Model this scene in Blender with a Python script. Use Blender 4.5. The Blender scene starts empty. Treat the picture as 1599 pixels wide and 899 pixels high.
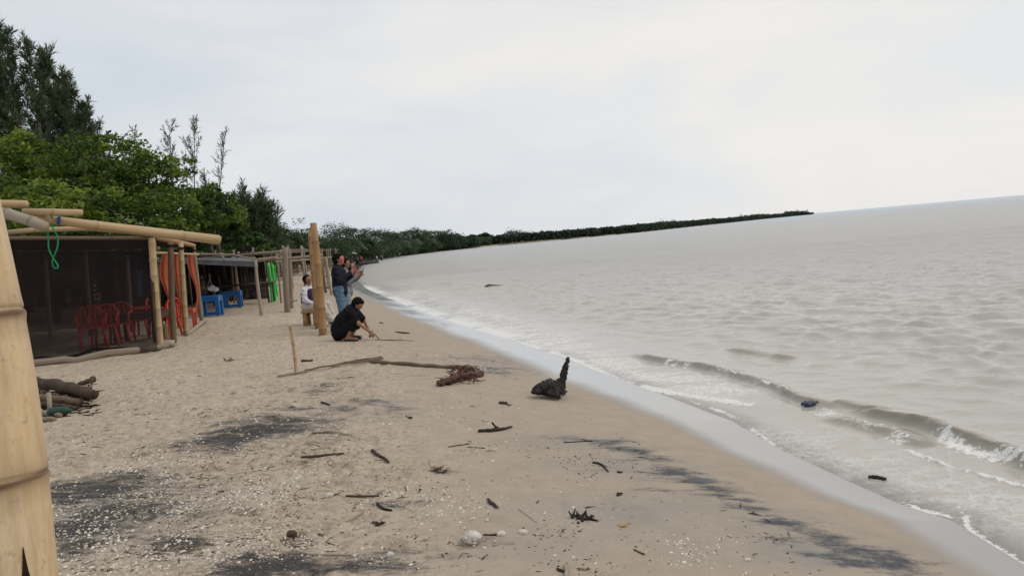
import bpy, math, random
import numpy as np
from mathutils import Vector, Matrix
random.seed(7); RNG = np.random.default_rng(11)
SC = bpy.context.scene
COL = SC.collection

# ------------------------------------------------------------------ camera
H = 2.05; FOC = 1155.0; TH = math.radians(3.73); PH = math.radians(5.0)
Fv = np.array([0, math.cos(TH), -math.sin(TH)])
_r0 = np.array([1.0, 0, 0]); _u0 = np.array([0, math.sin(TH), math.cos(TH)])
Rv = math.cos(PH)*_r0 - math.sin(PH)*_u0
Uv = math.sin(PH)*_r0 + math.cos(PH)*_u0
cd = bpy.data.cameras.new('camera'); cam = bpy.data.objects.new('camera', cd); COL.objects.link(cam)
cd.sensor_width = 36; cd.lens = 36*FOC/1599; cd.clip_start = 0.05; cd.clip_end = 30000
M = Matrix(((Rv[0], Uv[0], -Fv[0], 0), (Rv[1], Uv[1], -Fv[1], 0), (Rv[2], Uv[2], -Fv[2], H), (0, 0, 0, 1)))
cam.matrix_world = M
SC.camera = cam

# ------------------------------------------------------------------ view, sky, sun
SC.view_settings.view_transform = 'Standard'; SC.view_settings.look = 'None'
SC.view_settings.gamma = 1; SC.view_settings.exposure = 0.12
SUN_EL = math.radians(48); SUN_AZ = math.radians(88)      # azimuth from +Y towards +X
sun_dir = Vector((math.sin(SUN_AZ)*math.cos(SUN_EL), math.cos(SUN_AZ)*math.cos(SUN_EL), math.sin(SUN_EL)))
sl = bpy.data.lights.new('sun', 'SUN'); sl.energy = 0.9; sl.angle = math.radians(25); sl.color = (1, 0.95, 0.88)
so = bpy.data.objects.new('sun', sl); COL.objects.link(so)
so.rotation_euler = (-sun_dir).to_track_quat('-Z', 'Y').to_euler(); so.location = (20, 20, 40)

W = bpy.data.worlds.new('World'); SC.world = W; W.use_nodes = True
nt = W.node_tree; nt.nodes.clear()
def N(nt, t, **kw):
    n = nt.nodes.new(t)
    for k, v in kw.items():
        if k in n.inputs: n.inputs[k].default_value = v
        else: setattr(n, k, v)
    return n
def L(nt, a, b): nt.links.new(a, b)
wo = N(nt, 'ShaderNodeOutputWorld'); bg = N(nt, 'ShaderNodeBackground'); bg.inputs[1].default_value = 0.096
sky = N(nt, 'ShaderNodeTexSky', sky_type='NISHITA', sun_disc=False, sun_elevation=SUN_EL, sun_rotation=SUN_AZ)
tc = N(nt, 'ShaderNodeTexCoord')
mp = N(nt, 'ShaderNodeMapping'); mp.inputs['Scale'].default_value = (1.0, 1.0, 3.2)
L(nt, tc.outputs['Generated'], mp.inputs[0])
n1 = N(nt, 'ShaderNodeTexNoise', Scale=2.3, Detail=6.0, Roughness=0.5, Distortion=0.25)
L(nt, mp.outputs[0], n1.inputs['Vector'])
dt = N(nt, 'ShaderNodeVectorMath', operation='DOT_PRODUCT'); dt.inputs[1].default_value = (0.80, 0.42, 0.43)
L(nt, tc.outputs['Generated'], dt.inputs[0])
m1 = N(nt, 'ShaderNodeMapRange'); m1.inputs[1].default_value = -0.15; m1.inputs[2].default_value = 0.95
L(nt, dt.outputs['Value'], m1.inputs[0])
m2 = N(nt, 'ShaderNodeMapRange'); m2.inputs[1].default_value = 0.36; m2.inputs[2].default_value = 0.66
m2.inputs[3].default_value = -0.24; m2.inputs[4].default_value = 0.34
L(nt, n1.outputs[0], m2.inputs[0])
ad = N(nt, 'ShaderNodeMath', operation='ADD', use_clamp=True); L(nt, m1.outputs[0], ad.inputs[0]); L(nt, m2.outputs[0], ad.inputs[1])
cr = N(nt, 'ShaderNodeValToRGB')
cr.color_ramp.elements[0].position = 0.0; cr.color_ramp.elements[0].color = (6.0, 6.6, 7.2, 1)
cr.color_ramp.elements[1].position = 1.0; cr.color_ramp.elements[1].color = (8.5, 8.3, 8.0, 1)
e = cr.color_ramp.elements.new(0.5); e.color = (7.35, 7.5, 7.75, 1)
L(nt, ad.outputs[0], cr.inputs[0])
mx = N(nt, 'ShaderNodeMixRGB'); mx.inputs[0].default_value = 0.96
L(nt, sky.outputs[0], mx.inputs[1]); L(nt, cr.outputs[0], mx.inputs[2])
L(nt, mx.outputs[0], bg.inputs[0]); L(nt, bg.outputs[0], wo.inputs[0])

# ------------------------------------------------------------------ places: rays, shore, terrain height
def ray(px, py):
    return Fv + (px-799.5)/FOC*Rv - (py-449.5)/FOC*Uv
def P(px, py, d):
    """point seen at pixel (px,py), d metres ahead of the camera"""
    r = ray(px, py); r = r*(d/r[1]); return np.array([r[0], r[1], H+r[2]])
def pz(px, py, z=0.0):
    r = ray(px, py); t = (z-H)/r[2]; return np.array([r[0]*t, r[1]*t, z])
SY = np.array([-60, 0, 3.97, 4.65, 5.01, 5.64, 6.46, 7.52, 8.68, 10.02, 11.99, 15.54, 20.9, 29.56, 40.71, 52.75, 68.5, 103, 149, 215, 262, 300, 320, 362, 538, 880, 1185, 1300, 1700, 2600, 9000.])
SX = np.array([5, 3.1, 2.74, 2.72, 2.58, 2.40, 2.26, 2.14, 1.83, 1.42, 0.90, -0.25, -2.06, -4.63, -7.9, -10.86, -14.28, -21, -29, -38, -40, -14, 24, 62, 140, 305, 474, 478, 250, -300, -4000.])
def xs(y): return np.interp(y, SY, SX)
def sdist(x, y):
    y = np.asarray(y, float); sl = (xs(y+0.5+0.02*np.abs(y))-xs(y-0.5-0.02*np.abs(y)))/(1.0+0.04*np.abs(y))
    return (xs(y)-x)/np.sqrt(1+sl*sl)
def hsh(ix, iy, s):
    n = (ix.astype(np.int64)*374761393 + iy.astype(np.int64)*668265263 + s*1274126177) & 0x7fffffff
    n = ((n ^ (n >> 13))*1103515245 + 12345) & 0x7fffffff
    n = (n ^ (n >> 15))*69069 & 0x7fffffff
    return (n % 100003)/100003.0
def vnoise(x, y, s=0):
    x = np.asarray(x, float); y = np.asarray(y, float)
    ix = np.floor(x); iy = np.floor(y); fx = x-ix; fy = y-iy
    fx = fx*fx*(3-2*fx); fy = fy*fy*(3-2*fy)
    a = hsh(ix, iy, s); b = hsh(ix+1, iy, s); c = hsh(ix, iy+1, s); d = hsh(ix+1, iy+1, s)
    return (a*(1-fx)+b*fx)*(1-fy)+(c*(1-fx)+d*fx)*fy
def fbm(x, y, o=4, s=0):
    v = 0; a = 0.5; t = 0
    for i in range(o):
        v = v+a*vnoise(x*2**i, y*2**i, s+i*17); t += a; a *= 0.5
    return v/t
def sstep(a, b, x):
    t = np.clip((x-a)/(b-a), 0, 1); return t*t*(3-2*t)
def height(x, y):
    x = np.asarray(x, float); y = np.asarray(y, float)
    s = sdist(x, y) + 0.10*(fbm(x*0.6, y*0.6, 3, 5)-0.5)
    sp = np.maximum(s, 0)
    z = 0.42*(1-np.exp(-(sp/2.4)**1.3)) + 0.022*np.minimum(sp, 11) + 0.0*s
    z = z + np.where(s < 0, np.maximum(0.075*s, -1.8), 0)
    dry = sstep(1.2, 4.0, s)
    near = 1-sstep(60, 160, y)
    z = z + dry*near*(0.075*(fbm(x*0.55, y*0.55, 3, 9)-0.5) + 0.045*(fbm(x*2.2+3, y*2.2, 3, 19)-0.5) + 0.018*(vnoise(x*8, y*8, 3)-0.5))
    # hollow dug under the wood pile, scarp towards the huts
    d2 = ((x+5.4)/1.1)**2+((y-8.6)/0.9)**2
    z = z - 0.13*np.exp(-d2*1.2)
    return z
def G(px, py):
    r = ray(px, py)
    if r[2] > -1e-4: r[2] = -1e-4
    t0 = 0.5
    z = 0.5
    for _ in range(14):
        t = (z-H)/r[2]; z = 0.5*z+0.5*float(height(r[0]*t, r[1]*t))
    t = (z-H)/r[2]
    return np.array([r[0]*t, r[1]*t, z])
def ground(x, y): return np.array([x, y, float(height(x, y))])

# ------------------------------------------------------------------ mesh helpers
def np_mesh(name, V, F, smooth=True):
    """F: (n,3) or (n,4) array or list of faces"""
    me = bpy.data.meshes.new(name)
    V = np.asarray(V, np.float32)
    if isinstance(F, np.ndarray):
        k = F.shape[1]; n = len(F)
        me.vertices.add(len(V)); me.vertices.foreach_set('co', V.ravel())
        me.loops.add(n*k); me.loops.foreach_set('vertex_index', F.astype(np.int32).ravel())
        me.polygons.add(n); me.polygons.foreach_set('loop_start', np.arange(0, n*k, k, dtype=np.int32))
        me.update(calc_edges=True); me.validate()
    else:
        me.from_pydata([tuple(map(float, v)) for v in V], [], F); me.update()
    if smooth: me.polygons.foreach_set('use_smooth', np.ones(len(me.polygons), bool))
    return me
def attr(me, name, vals):
    a = me.attributes.new(name, 'FLOAT', 'POINT'); a.data.foreach_set('value', np.asarray(vals, np.float32))
def vattr(me, name, vals):
    a = me.attributes.new(name, 'FLOAT_VECTOR', 'POINT'); a.data.foreach_set('vector', np.asarray(vals, np.float32).ravel())
ORG = {}
def link(name, me, mat=None, parent=None, base=None):
    o = bpy.data.objects.new(name, me); COL.objects.link(o)
    if parent is not None:
        b = ORG[parent.name]; o.parent = parent
    else:
        b = np.array(base if base is not None else (0, 0, 0), float); o.location = tuple(b)
    ORG[o.name] = b
    if me is not None and np.any(b != 0):
        me.transform(Matrix.Translation(Vector((-b[0], -b[1], -b[2]))))
    if mat is not None and me is not None: me.materials.append(mat)
    return o
def tag(o, label=None, cat=None, group=None, kind=None):
    if label: o['label'] = label
    if cat: o['category'] = cat
    if group: o['group'] = group
    if kind: o['kind'] = kind
    return o
def thing(name, base, label, cat, group=None):
    return tag(link(name, None, base=base), label, cat, group)
class MB:
    def __init__(s): s.V = []; s.F = []; s.A = []; s.n = 0
    def add(s, V, F, A=None):
        V = np.asarray(V, float)
        s.V.append(V); s.F += [tuple(int(i)+s.n for i in f) for f in F]
        s.A.append(np.zeros((len(V), 3)) if A is None else A); s.n += len(V); return s
    def tube(s, pts, rad, seg=10, cap=True, jit=0.0, flat=1.0):
        pts = np.asarray(pts, float); n = len(pts)
        rad = np.broadcast_to(np.asarray(rad, float), (n,)) if np.ndim(rad) < 2 else rad
        T = np.gradient(pts, axis=0); T /= np.linalg.norm(T, axis=1)[:, None]+1e-9
        up = np.array([0, 0, 1.0]) if abs(T[0][2]) < 0.9 else np.array([1.0, 0, 0])
        V = []; A = []; al = 0
        u = np.cross(T[0], up); u /= np.linalg.norm(u)
        for i in range(n):
            u = u-T[i]*np.dot(u, T[i]); u /= np.linalg.norm(u); v = np.cross(T[i], u)
            if i: al += np.linalg.norm(pts[i]-pts[i-1])
            for k in range(seg):
                a = 2*math.pi*k/seg; r = rad[i]*(1+jit*(random.random()-0.5))
                V.append(pts[i]+u*math.cos(a)*r+v*math.sin(a)*r*flat); A.append((al, math.cos(a), math.sin(a)))
        F = []
        for i in range(n-1):
            for k in range(seg):
                k2 = (k+1) % seg
                F.append((i*seg+k, i*seg+k2, (i+1)*seg+k2, (i+1)*seg+k))
        if cap:
            F.append(tuple(range(seg))[::-1]); F.append(tuple((n-1)*seg+k for k in range(seg)))
        return s.add(V, F, np.array(A))
    def bamboo(s, p0, p1, r0, r1=None, bend=0.0, step=0.32, seg=12, dirv=None, off=0.5, plain=False):
        p0 = np.asarray(p0, float); p1 = np.asarray(p1, float); r1 = r0 if r1 is None else r1
        Ln = np.linalg.norm(p1-p0); ts = [0.0]; rs = [1.0]; t = step*off
        while t < Ln-0.03:
            for dd, k in ((-0.035, 1.0), (-0.012, 1.12), (0.0, 1.04), (0.012, 1.14), (0.035, 1.0)):
                q = t+dd*(1 if abs(dd) > .02 else .8)
                if 0 < q < Ln: ts.append(q); rs.append(k)
            t += step*random.uniform(0.85, 1.15)
        ts.append(Ln); rs.append(1.0)
        ts = np.array(ts)/Ln; rs = np.array(rs); o = np.argsort(ts); ts = ts[o]; rs = rs[o]
        bv = np.array(dirv if dirv is not None else (random.uniform(-1, 1), random.uniform(-1, 1), random.uniform(-.3, .3)), float)
        if plain: ts = np.linspace(0, 1, 12); rs = 1+.08*np.array([random.uniform(-1, 1) for _ in ts])
        pts = p0+(p1-p0)*ts[:, None]+bv*(bend*np.sin(ts*math.pi))[:, None]
        rr = (r0+(r1-r0)*ts)*rs
        n0 = len(s.A); s.tube(pts, rr, seg); A_ = s.A[-1]; ring = np.repeat(rs, seg) > 1.10; A_[:len(ring)][ring, 1:] *= 2.0
        # open cut ends: recessed darker disc is read from the rim
        return s
    def box(s, c, sx, sy, sz, rz=0.0, R=None):
        c = np.asarray(c, float)
        V = np.array([(x*sx/2, y*sy/2, z*sz/2) for x in (-1, 1) for y in (-1, 1) for z in (-1, 1)])
        if R is None:
            R = np.array([[math.cos(rz), -math.sin(rz), 0], [math.sin(rz), math.cos(rz), 0], [0, 0, 1]])
        V = V@R.T+c
        return s.add(V, [(0, 1, 3, 2), (4, 6, 7, 5), (0, 4, 5, 1), (2, 3, 7, 6), (0, 2, 6, 4), (1, 5, 7, 3)])
    def grid(s, fn, nu, nv):
        V = [fn(i/(nu-1), j/(nv-1)) for i in range(nu) for j in range(nv)]
        F = [(i*nv+j, (i+1)*nv+j, (i+1)*nv+j+1, i*nv+j+1) for i in range(nu-1) for j in range(nv-1)]
        return s.add(V, F, np.array([(i/(nu-1), j/(nv-1), 0) for i in range(nu) for j in range(nv)]))
    def mesh(s, name, smooth=True):
        me = np_mesh(name, np.vstack(s.V), s.F, smooth)
        vattr(me, 'axis', np.vstack(s.A)); return me
    def put(s, name, mat, parent=None, base=None, smooth=True, thick=0):
        o = link(name, s.mesh(name, smooth), mat, parent, base)
        if thick:
            m = o.modifiers.new('thickness', 'SOLIDIFY'); m.thickness = thick; m.offset = 0
        return o

# signed-distance modelling: smooth union of tapered capsules / ellipsoids, meshed with surface nets
def sdf(prims, res=0.012, warp=None):
    lo = np.array([1e9]*3); hi = -lo
    for p in prims:
        if p[0] == 'c':
            r = max(p[3], p[4]); a, b = np.array(p[1]), np.array(p[2])
            lo = np.minimum(lo, np.minimum(a, b)-r); hi = np.maximum(hi, np.maximum(a, b)+r)
        else:
            c = np.array(p[1]); r = max(p[2]); lo = np.minimum(lo, c-r); hi = np.maximum(hi, c+r)
    lo = lo-4*res-0.02; hi = hi+4*res+0.02
    n = np.ceil((hi-lo)/res).astype(int)+1
    D = np.full(n, 1.0, np.float32)
    ax = [lo[i]+res*np.arange(n[i]) for i in range(3)]
    for p in prims:
        k = p[-1]
        if p[0] == 'c': a, b, ra, rb = np.array(p[1], float), np.array(p[2], float), p[3], p[4]; l2 = np.minimum(a, b)-max(ra, rb)-k-2*res; h2 = np.maximum(a, b)+max(ra, rb)+k+2*res
        else: c = np.array(p[1], float); r = np.array(p[2], float); l2 = c-max(r)-k-2*res; h2 = c+max(r)+k+2*res
        i0 = np.clip(np.floor((l2-lo)/res).astype(int), 0, n-1); i1 = np.clip(np.ceil((h2-lo)/res).astype(int)+1, 1, n)
        X, Y, Z = np.meshgrid(ax[0][i0[0]:i1[0]], ax[1][i0[1]:i1[1]], ax[2][i0[2]:i1[2]], indexing='ij')
        if p[0] == 'c':
            ba = b-a; l = max(np.dot(ba, ba), 1e-9)
            t = np.clip(((X-a[0])*ba[0]+(Y-a[1])*ba[1]+(Z-a[2])*ba[2])/l, 0, 1)
            d = np.sqrt((X-a[0]-t*ba[0])**2+(Y-a[1]-t*ba[1])**2+(Z-a[2]-t*ba[2])**2)-(ra+(rb-ra)*t)
        else:
            q = np.sqrt(((X-c[0])/r[0])**2+((Y-c[1])/r[1])**2+((Z-c[2])/r[2])**2)
            d = (q-1)*min(r)
        S = D[i0[0]:i1[0], i0[1]:i1[1], i0[2]:i1[2]]
        h = np.clip(0.5+0.5*(S-d)/k, 0, 1)
        S[...] = S*(1-h)+d*h-k*h*(1-h)
    if warp is not None:
        X, Y, Z = np.meshgrid(*ax, indexing='ij'); D = D+warp(X, Y, Z)
    inside = D < 0
    c = [np.array(o) for o in [(0, 0, 0), (1, 0, 0), (0, 1, 0), (1, 1, 0), (0, 0, 1), (1, 0, 1), (0, 1, 1), (1, 1, 1)]]
    m = np.array(D.shape)-1
    sub = lambda A, o: A[o[0]:o[0]+m[0], o[1]:o[1]+m[1], o[2]:o[2]+m[2]]
    cnt = sum(sub(inside, o).astype(np.int8) for o in c)
    act = np.argwhere((cnt > 0) & (cnt < 8))
    idx = -np.ones(m, np.int64); idx[act[:, 0], act[:, 1], act[:, 2]] = np.arange(len(act))
    acc = np.zeros((len(act), 3)); num = np.zeros(len(act))
    for a in range(8):
        for bit in (1, 2, 4):
            if a & bit: continue
            b = a | bit
            A = act+c[a]; B = act+c[b]
            da = D[A[:, 0], A[:, 1], A[:, 2]]; db = D[B[:, 0], B[:, 1], B[:, 2]]
            x = (da < 0) != (db < 0)
            t = np.where(x, da/(da-db+1e-12), 0)
            acc += np.where(x[:, None], c[a]+(c[b]-c[a])*t[:, None], 0); num += x
    V = lo+res*(act+acc/num[:, None])
    F = []
    for axi in range(3):
        o = np.zeros(3, int); o[axi] = 1
        sh = np.array(D.shape)-o
        A = inside[:sh[0], :sh[1], :sh[2]]; B = inside[o[0]:, o[1]:, o[2]:]
        e = np.argwhere(A != B); u = (axi+1) % 3; v = (axi+2) % 3
        e = e[(e[:, u] > 0) & (e[:, v] > 0) & (e[:, u] < m[u]) & (e[:, v] < m[v])]
        du = np.zeros(3, int); du[u] = 1; dv = np.zeros(3, int); dv[v] = 1
        q = [idx[tuple((e-s_).T)] for s_ in (0*du, du, du+dv, dv)]
        Q = np.stack(q, 1); fl = A[tuple(e.T)]
        Q[~fl] = Q[~fl][:, ::-1]; F.append(Q)
    F = np.vstack(F); F = F[(F >= 0).all(1)]
    return V, F

# ------------------------------------------------------------------ materials
def mat(name, col, rough=0.8, spec=0.3, noise=None, bump=0.0, col2=None, scale=8.0, ax=False, metallic=0, trans=0.0):
    m = bpy.data.materials.new(name); m.use_nodes = True; nt = m.node_tree
    b = nt.nodes['Principled BSDF']; b.inputs['Roughness'].default_value = rough
    b.inputs['Specular IOR Level'].default_value = spec; b.inputs['Metallic'].default_value = metallic
    b.inputs['Base Color'].default_value = (*col, 1)
    if col2 is None: col2 = tuple(c*0.6 for c in col)
    if ax:
        at = N(nt, 'ShaderNodeAttribute', attribute_name='axis')
        mpn = N(nt, 'ShaderNodeMapping'); mpn.inputs['Scale'].default_value = (0.35, 1.3, 1.3); L(nt, at.outputs['Vector'], mpn.inputs[0]); src = mpn.outputs[0]
        oi = N(nt, 'ShaderNodeObjectInfo'); va = N(nt, 'ShaderNodeVectorMath', operation='ADD'); L(nt, src, va.inputs[0]); L(nt, oi.outputs['Random'], va.inputs[1]); src = va.outputs[0]
    else:
        t = N(nt, 'ShaderNodeTexCoord'); src = t.outputs['Object']
    n = N(nt, 'ShaderNodeTexNoise', Scale=scale, Detail=5.0, Roughness=0.65); L(nt, src, n.inputs['Vector'])
    r = N(nt, 'ShaderNodeMapRange'); r.inputs[1].default_value = 0.32; r.inputs[2].default_value = 0.68; L(nt, n.outputs[0], r.inputs[0])
    x = N(nt, 'ShaderNodeMixRGB'); x.inputs[1].default_value = (*col, 1); x.inputs[2].default_value = (*col2, 1)
    L(nt, r.outputs[0], x.inputs[0]); L(nt, x.outputs[0], b.inputs['Base Color'])
    if ax:
        sx_ = N(nt, 'ShaderNodeVectorMath', operation='MULTIPLY'); sx_.inputs[1].default_value = (0, 1, 1); L(nt, at.outputs['Vector'], sx_.inputs[0])
        ln_ = N(nt, 'ShaderNodeVectorMath', operation='LENGTH'); L(nt, sx_.outputs[0], ln_.inputs[0])
        rg_ = N(nt, 'ShaderNodeMapRange'); rg_.inputs[1].default_value = 1.1; rg_.inputs[2].default_value = 1.9; rg_.inputs[4].default_value = .5; L(nt, ln_.outputs['Value'], rg_.inputs[0])
        x3_ = N(nt, 'ShaderNodeMixRGB'); x3_.inputs[2].default_value = (*[c*.5 for c in col2], 1); L(nt, rg_.outputs[0], x3_.inputs[0]); L(nt, x.outputs[0], x3_.inputs[1]); L(nt, x3_.outputs[0], b.inputs['Base Color'])
    if bump:
        bp = N(nt, 'ShaderNodeBump', Strength=1.0, Distance=bump); L(nt, n.outputs[0], bp.inputs['Height']); L(nt, bp.outputs[0], b.inputs['Normal'])
    return m
MT = {}
MT['bamboo'] = mat('bamboo_skin', (.50, .36, .20), .5, .4, col2=(.34, .23, .11), scale=3, ax=True, bump=.002)
MT['bamboo_orange'] = mat('bamboo_orange', (.40, .24, .105), .55, .3, col2=(.27, .15, .065), scale=3, ax=True, bump=.002)
MT['bamboo_grey'] = mat('bamboo_weathered', (.30, .24, .18), .75, .2, col2=(.17, .13, .10), scale=4, ax=True, bump=.003)
MT['bamboo_old'] = mat('bamboo_old', (.21, .155, .10), .8, .2, col2=(.10, .07, .045), scale=5, ax=True, bump=.004)
MT['wood_pale'] = mat('pale_bleached_wood', (.42, .36, .28), .8, .2, col2=(.25, .2, .15), scale=5, ax=True, bump=.004)
MT['wood_dark'] = mat('dark_wet_wood', (.035, .025, .02), .65, .3, col2=(.015, .011, .01), scale=14, bump=.01)
MT['wood_mid'] = mat('brown_driftwood', (.10, .068, .045), .8, .2, col2=(.04, .028, .02), scale=9, bump=.006)
MT['wood_red'] = mat('reddish_bark', (.13, .062, .042), .8, .2, col2=(.06, .03, .022), scale=12, bump=.006)
MT['bark'] = mat('tree_bark', (.13, .10, .08), .9, .1, col2=(.06, .05, .04), scale=6, bump=.02)
MT['red_plastic'] = mat('red_plastic', (.52, .055, .03), .5, .3, col2=(.40, .04, .025), scale=3)
MT['orange_plastic'] = mat('orange_red_plastic', (.55, .10, .035), .45, .4, col2=(.42, .07, .03), scale=3)
MT['blue_plastic'] = mat('blue_plastic', (.012, .12, .36), .45, .4, col2=(.01, .085, .27), scale=3)
MT['green_paint'] = mat('bright_green_cloth', (.05, .55, .08), .6, .3, col2=(.03, .4, .05), scale=5)
MT['green_rope'] = mat('green_rope', (.0, .33, .11), .6, .3, col2=(.0, .22, .07), scale=60)
MT['blue_tape'] = mat('blue_tape', (.02, .10, .30), .5, .3)
MT['tarp_grey'] = mat('grey_tarpaulin', (.15, .153, .165), .7, .2, col2=(.09, .092, .10), scale=2.5, bump=.01)
MT['roof_dark'] = mat('dark_roof_net', (.045, .03, .025), .9, .1, col2=(.02, .014, .012), scale=6, bump=.01)
MT['table_dark'] = mat('dark_table_wood', (.05, .035, .03), .6, .3, scale=6)
MT['skin'] = mat('skin', (.30, .16, .10), .55, .3, col2=(.25, .125, .075), scale=10)
MT['skin_red'] = mat('skin_flushed', (.46, .18, .13), .55, .3, col2=(.38, .14, .10), scale=10)
MT['hair'] = mat('black_hair', (.006, .005, .0045), .75, .12, scale=60, bump=.004)
MT['black_cloth'] = mat('black_cloth', (.011, .010, .012), .9, .15, col2=(.007, .006, .008), scale=9, bump=.012)
MT['navy_cloth'] = mat('navy_cloth', (.018, .020, .03), .9, .15, col2=(.011, .012, .02), scale=9, bump=.012)
MT['purple_cloth'] = mat('dark_purple_cloth', (.045, .03, .06), .9, .15, col2=(.03, .02, .045), scale=9, bump=.012)
MT['white_cloth'] = mat('white_cloth', (.70, .68, .74), .9, .15, col2=(.56, .54, .62), scale=7, bump=.012)
MT['cream_cloth'] = mat('cream_cloth', (.62, .56, .50), .9, .15, col2=(.48, .43, .37), scale=7, bump=.012)
MT['jeans'] = mat('blue_denim', (.13, .21, .29), .9, .15, col2=(.08, .135, .20), scale=12, bump=.01)
MT['jeans_pale'] = mat('pale_denim', (.26, .32, .36), .9, .15, col2=(.18, .23, .27), scale=12, bump=.01)
MT['grey_cloth'] = mat('grey_cloth', (.22, .21, .21), .9, .15, scale=8, bump=.01)
MT['phone'] = mat('phone_glass', (.02, .02, .022), .2, .5)
MT['eye'] = mat('dark_eye', (.01, .008, .007), .2, .5)
MT['stone'] = mat('pale_coral_stone', (.80, .76, .68), .9, .2, col2=(.36, .31, .25), scale=38, bump=.01)
MT['shell'] = mat('white_shell', (.72, .66, .57), .6, .3, col2=(.45, .39, .32), scale=.9)
MT['leaf_dry'] = mat('dry_orange_leaf', (.50, .27, .10), .7, .2, scale=20)
MT['litter'] = mat('dark_plant_litter', (.055, .042, .03), .9, .1, col2=(.02, .016, .012), scale=1.5)
MT['canopy_green'] = mat('pale_green_canopy', (.25, .42, .33), .7, .2)
MT['white_paint'] = mat('white_paint', (.75, .75, .75), .6, .3, col2=(.6, .6, .6))
MT['blue_grey_plastic'] = mat('blue_grey_plastic_bag', (.045, .06, .09), .4, .5, scale=12, bump=.02)

def sheet_mat(name, col, opac, col2=None, tl=0.4, weave=0):
    """thin see-through cloth or net"""
    m = bpy.data.materials.new(name); m.use_nodes = True; nt = m.node_tree; nt.nodes.clear()
    o = N(nt, 'ShaderNodeOutputMaterial'); d = N(nt, 'ShaderNodeBsdfDiffuse'); t = N(nt, 'ShaderNodeBsdfTranslucent')
    d.inputs[0].default_value = (*col, 1); t.inputs[0].default_value = (*(col2 or col), 1)
    m1_ = N(nt, 'ShaderNodeMixShader'); m1_.inputs[0].default_value = tl; L(nt, d.outputs[0], m1_.inputs[1]); L(nt, t.outputs[0], m1_.inputs[2])
    tr = N(nt, 'ShaderNodeBsdfTransparent'); mx = N(nt, 'ShaderNodeMixShader')
    tcn = N(nt, 'ShaderNodeTexCoord'); n = N(nt, 'ShaderNodeTexNoise', Scale=1.6, Detail=3.0); L(nt, tcn.outputs['Object'], n.inputs['Vector'])
    r = N(nt, 'ShaderNodeMapRange'); r.inputs[1].default_value = .3; r.inputs[2].default_value = .7; r.inputs[3].default_value = max(0, opac-.07); r.inputs[4].default_value = min(1, opac+.07)
    L(nt, n.outputs[0], r.inputs[0]); L(nt, r.outputs[0], mx.inputs[0])
    L(nt, tr.outputs[0], mx.inputs[1]); L(nt, m1_.outputs[0], mx.inputs[2]); L(nt, mx.outputs[0], o.inputs[0])
    return m
MT['net_black'] = sheet_mat('black_shade_net', (.032, .023, .024), .62, tl=.2)
MT['net_back'] = sheet_mat('dense_black_net', (.014, .012, .014), .93, tl=.1)
MT['orange_cloth'] = sheet_mat('orange_thin_cloth', (.55, .16, .09), .92, (.65, .20, .10), .45)
MT['green_cloth'] = sheet_mat('green_thin_cloth', (.03, .5, .08), .97, (.04, .6, .1), .4)
MT['blue_cloth'] = sheet_mat('blue_thin_cloth', (.03, .10, .16), .97, (.04, .12, .2), .3)

def leaf_mat(name, stops, tl=0.35, rough=0.6):
    m = bpy.data.materials.new(name); m.use_nodes = True; nt = m.node_tree; nt.nodes.clear()
    o = N(nt, 'ShaderNodeOutputMaterial'); at = N(nt, 'ShaderNodeAttribute', attribute_name='tone')
    cr = N(nt, 'ShaderNodeValToRGB'); L(nt, at.outputs['Fac'], cr.inputs[0])
    while len(cr.color_ramp.elements) < len(stops): cr.color_ramp.elements.new(0.5)
    for e_, (p_, c_) in zip(cr.color_ramp.elements, stops): e_.position = p_; e_.color = (*c_, 1)
    b = N(nt, 'ShaderNodeBsdfPrincipled', Roughness=rough); b.inputs['Specular IOR Level'].default_value = .25
    t = N(nt, 'ShaderNodeBsdfTranslucent'); mx = N(nt, 'ShaderNodeMixShader'); mx.inputs[0].default_value = tl
    L(nt, cr.outputs[0], b.inputs['Base Color']); L(nt, cr.outputs[0], t.inputs[0])
    L(nt, b.outputs[0], mx.inputs[1]); L(nt, t.outputs[0], mx.inputs[2]); L(nt, mx.outputs[0], o.inputs[0])
    return m
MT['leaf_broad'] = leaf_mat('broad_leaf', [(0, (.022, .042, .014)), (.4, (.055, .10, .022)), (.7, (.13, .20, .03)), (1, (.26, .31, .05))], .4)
MT['leaf_needle'] = leaf_mat('casuarina_needle', [(0, (.04, .058, .032)), (.6, (.085, .115, .055)), (1, (.16, .19, .095))], .4)
MT['leaf_sparse'] = leaf_mat('casuarina_twig', [(0, (.05, .055, .04)), (1, (.12, .12, .09))], .25)
MT['leaf_far'] = leaf_mat('far_leaf', [(0, (.022, .04, .02)), (.5, (.05, .08, .036)), (1, (.11, .145, .06))], .3)
MT['leaf_mangrove'] = leaf_mat('mangrove_leaf', [(0, (.02, .032, .022)), (.5, (.036, .054, .034)), (1, (.065, .088, .05))], .2)
MT['leaf_palm'] = leaf_mat('palm_frond', [(0, (.035, .055, .028)), (1, (.08, .105, .05))], .3)

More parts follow.
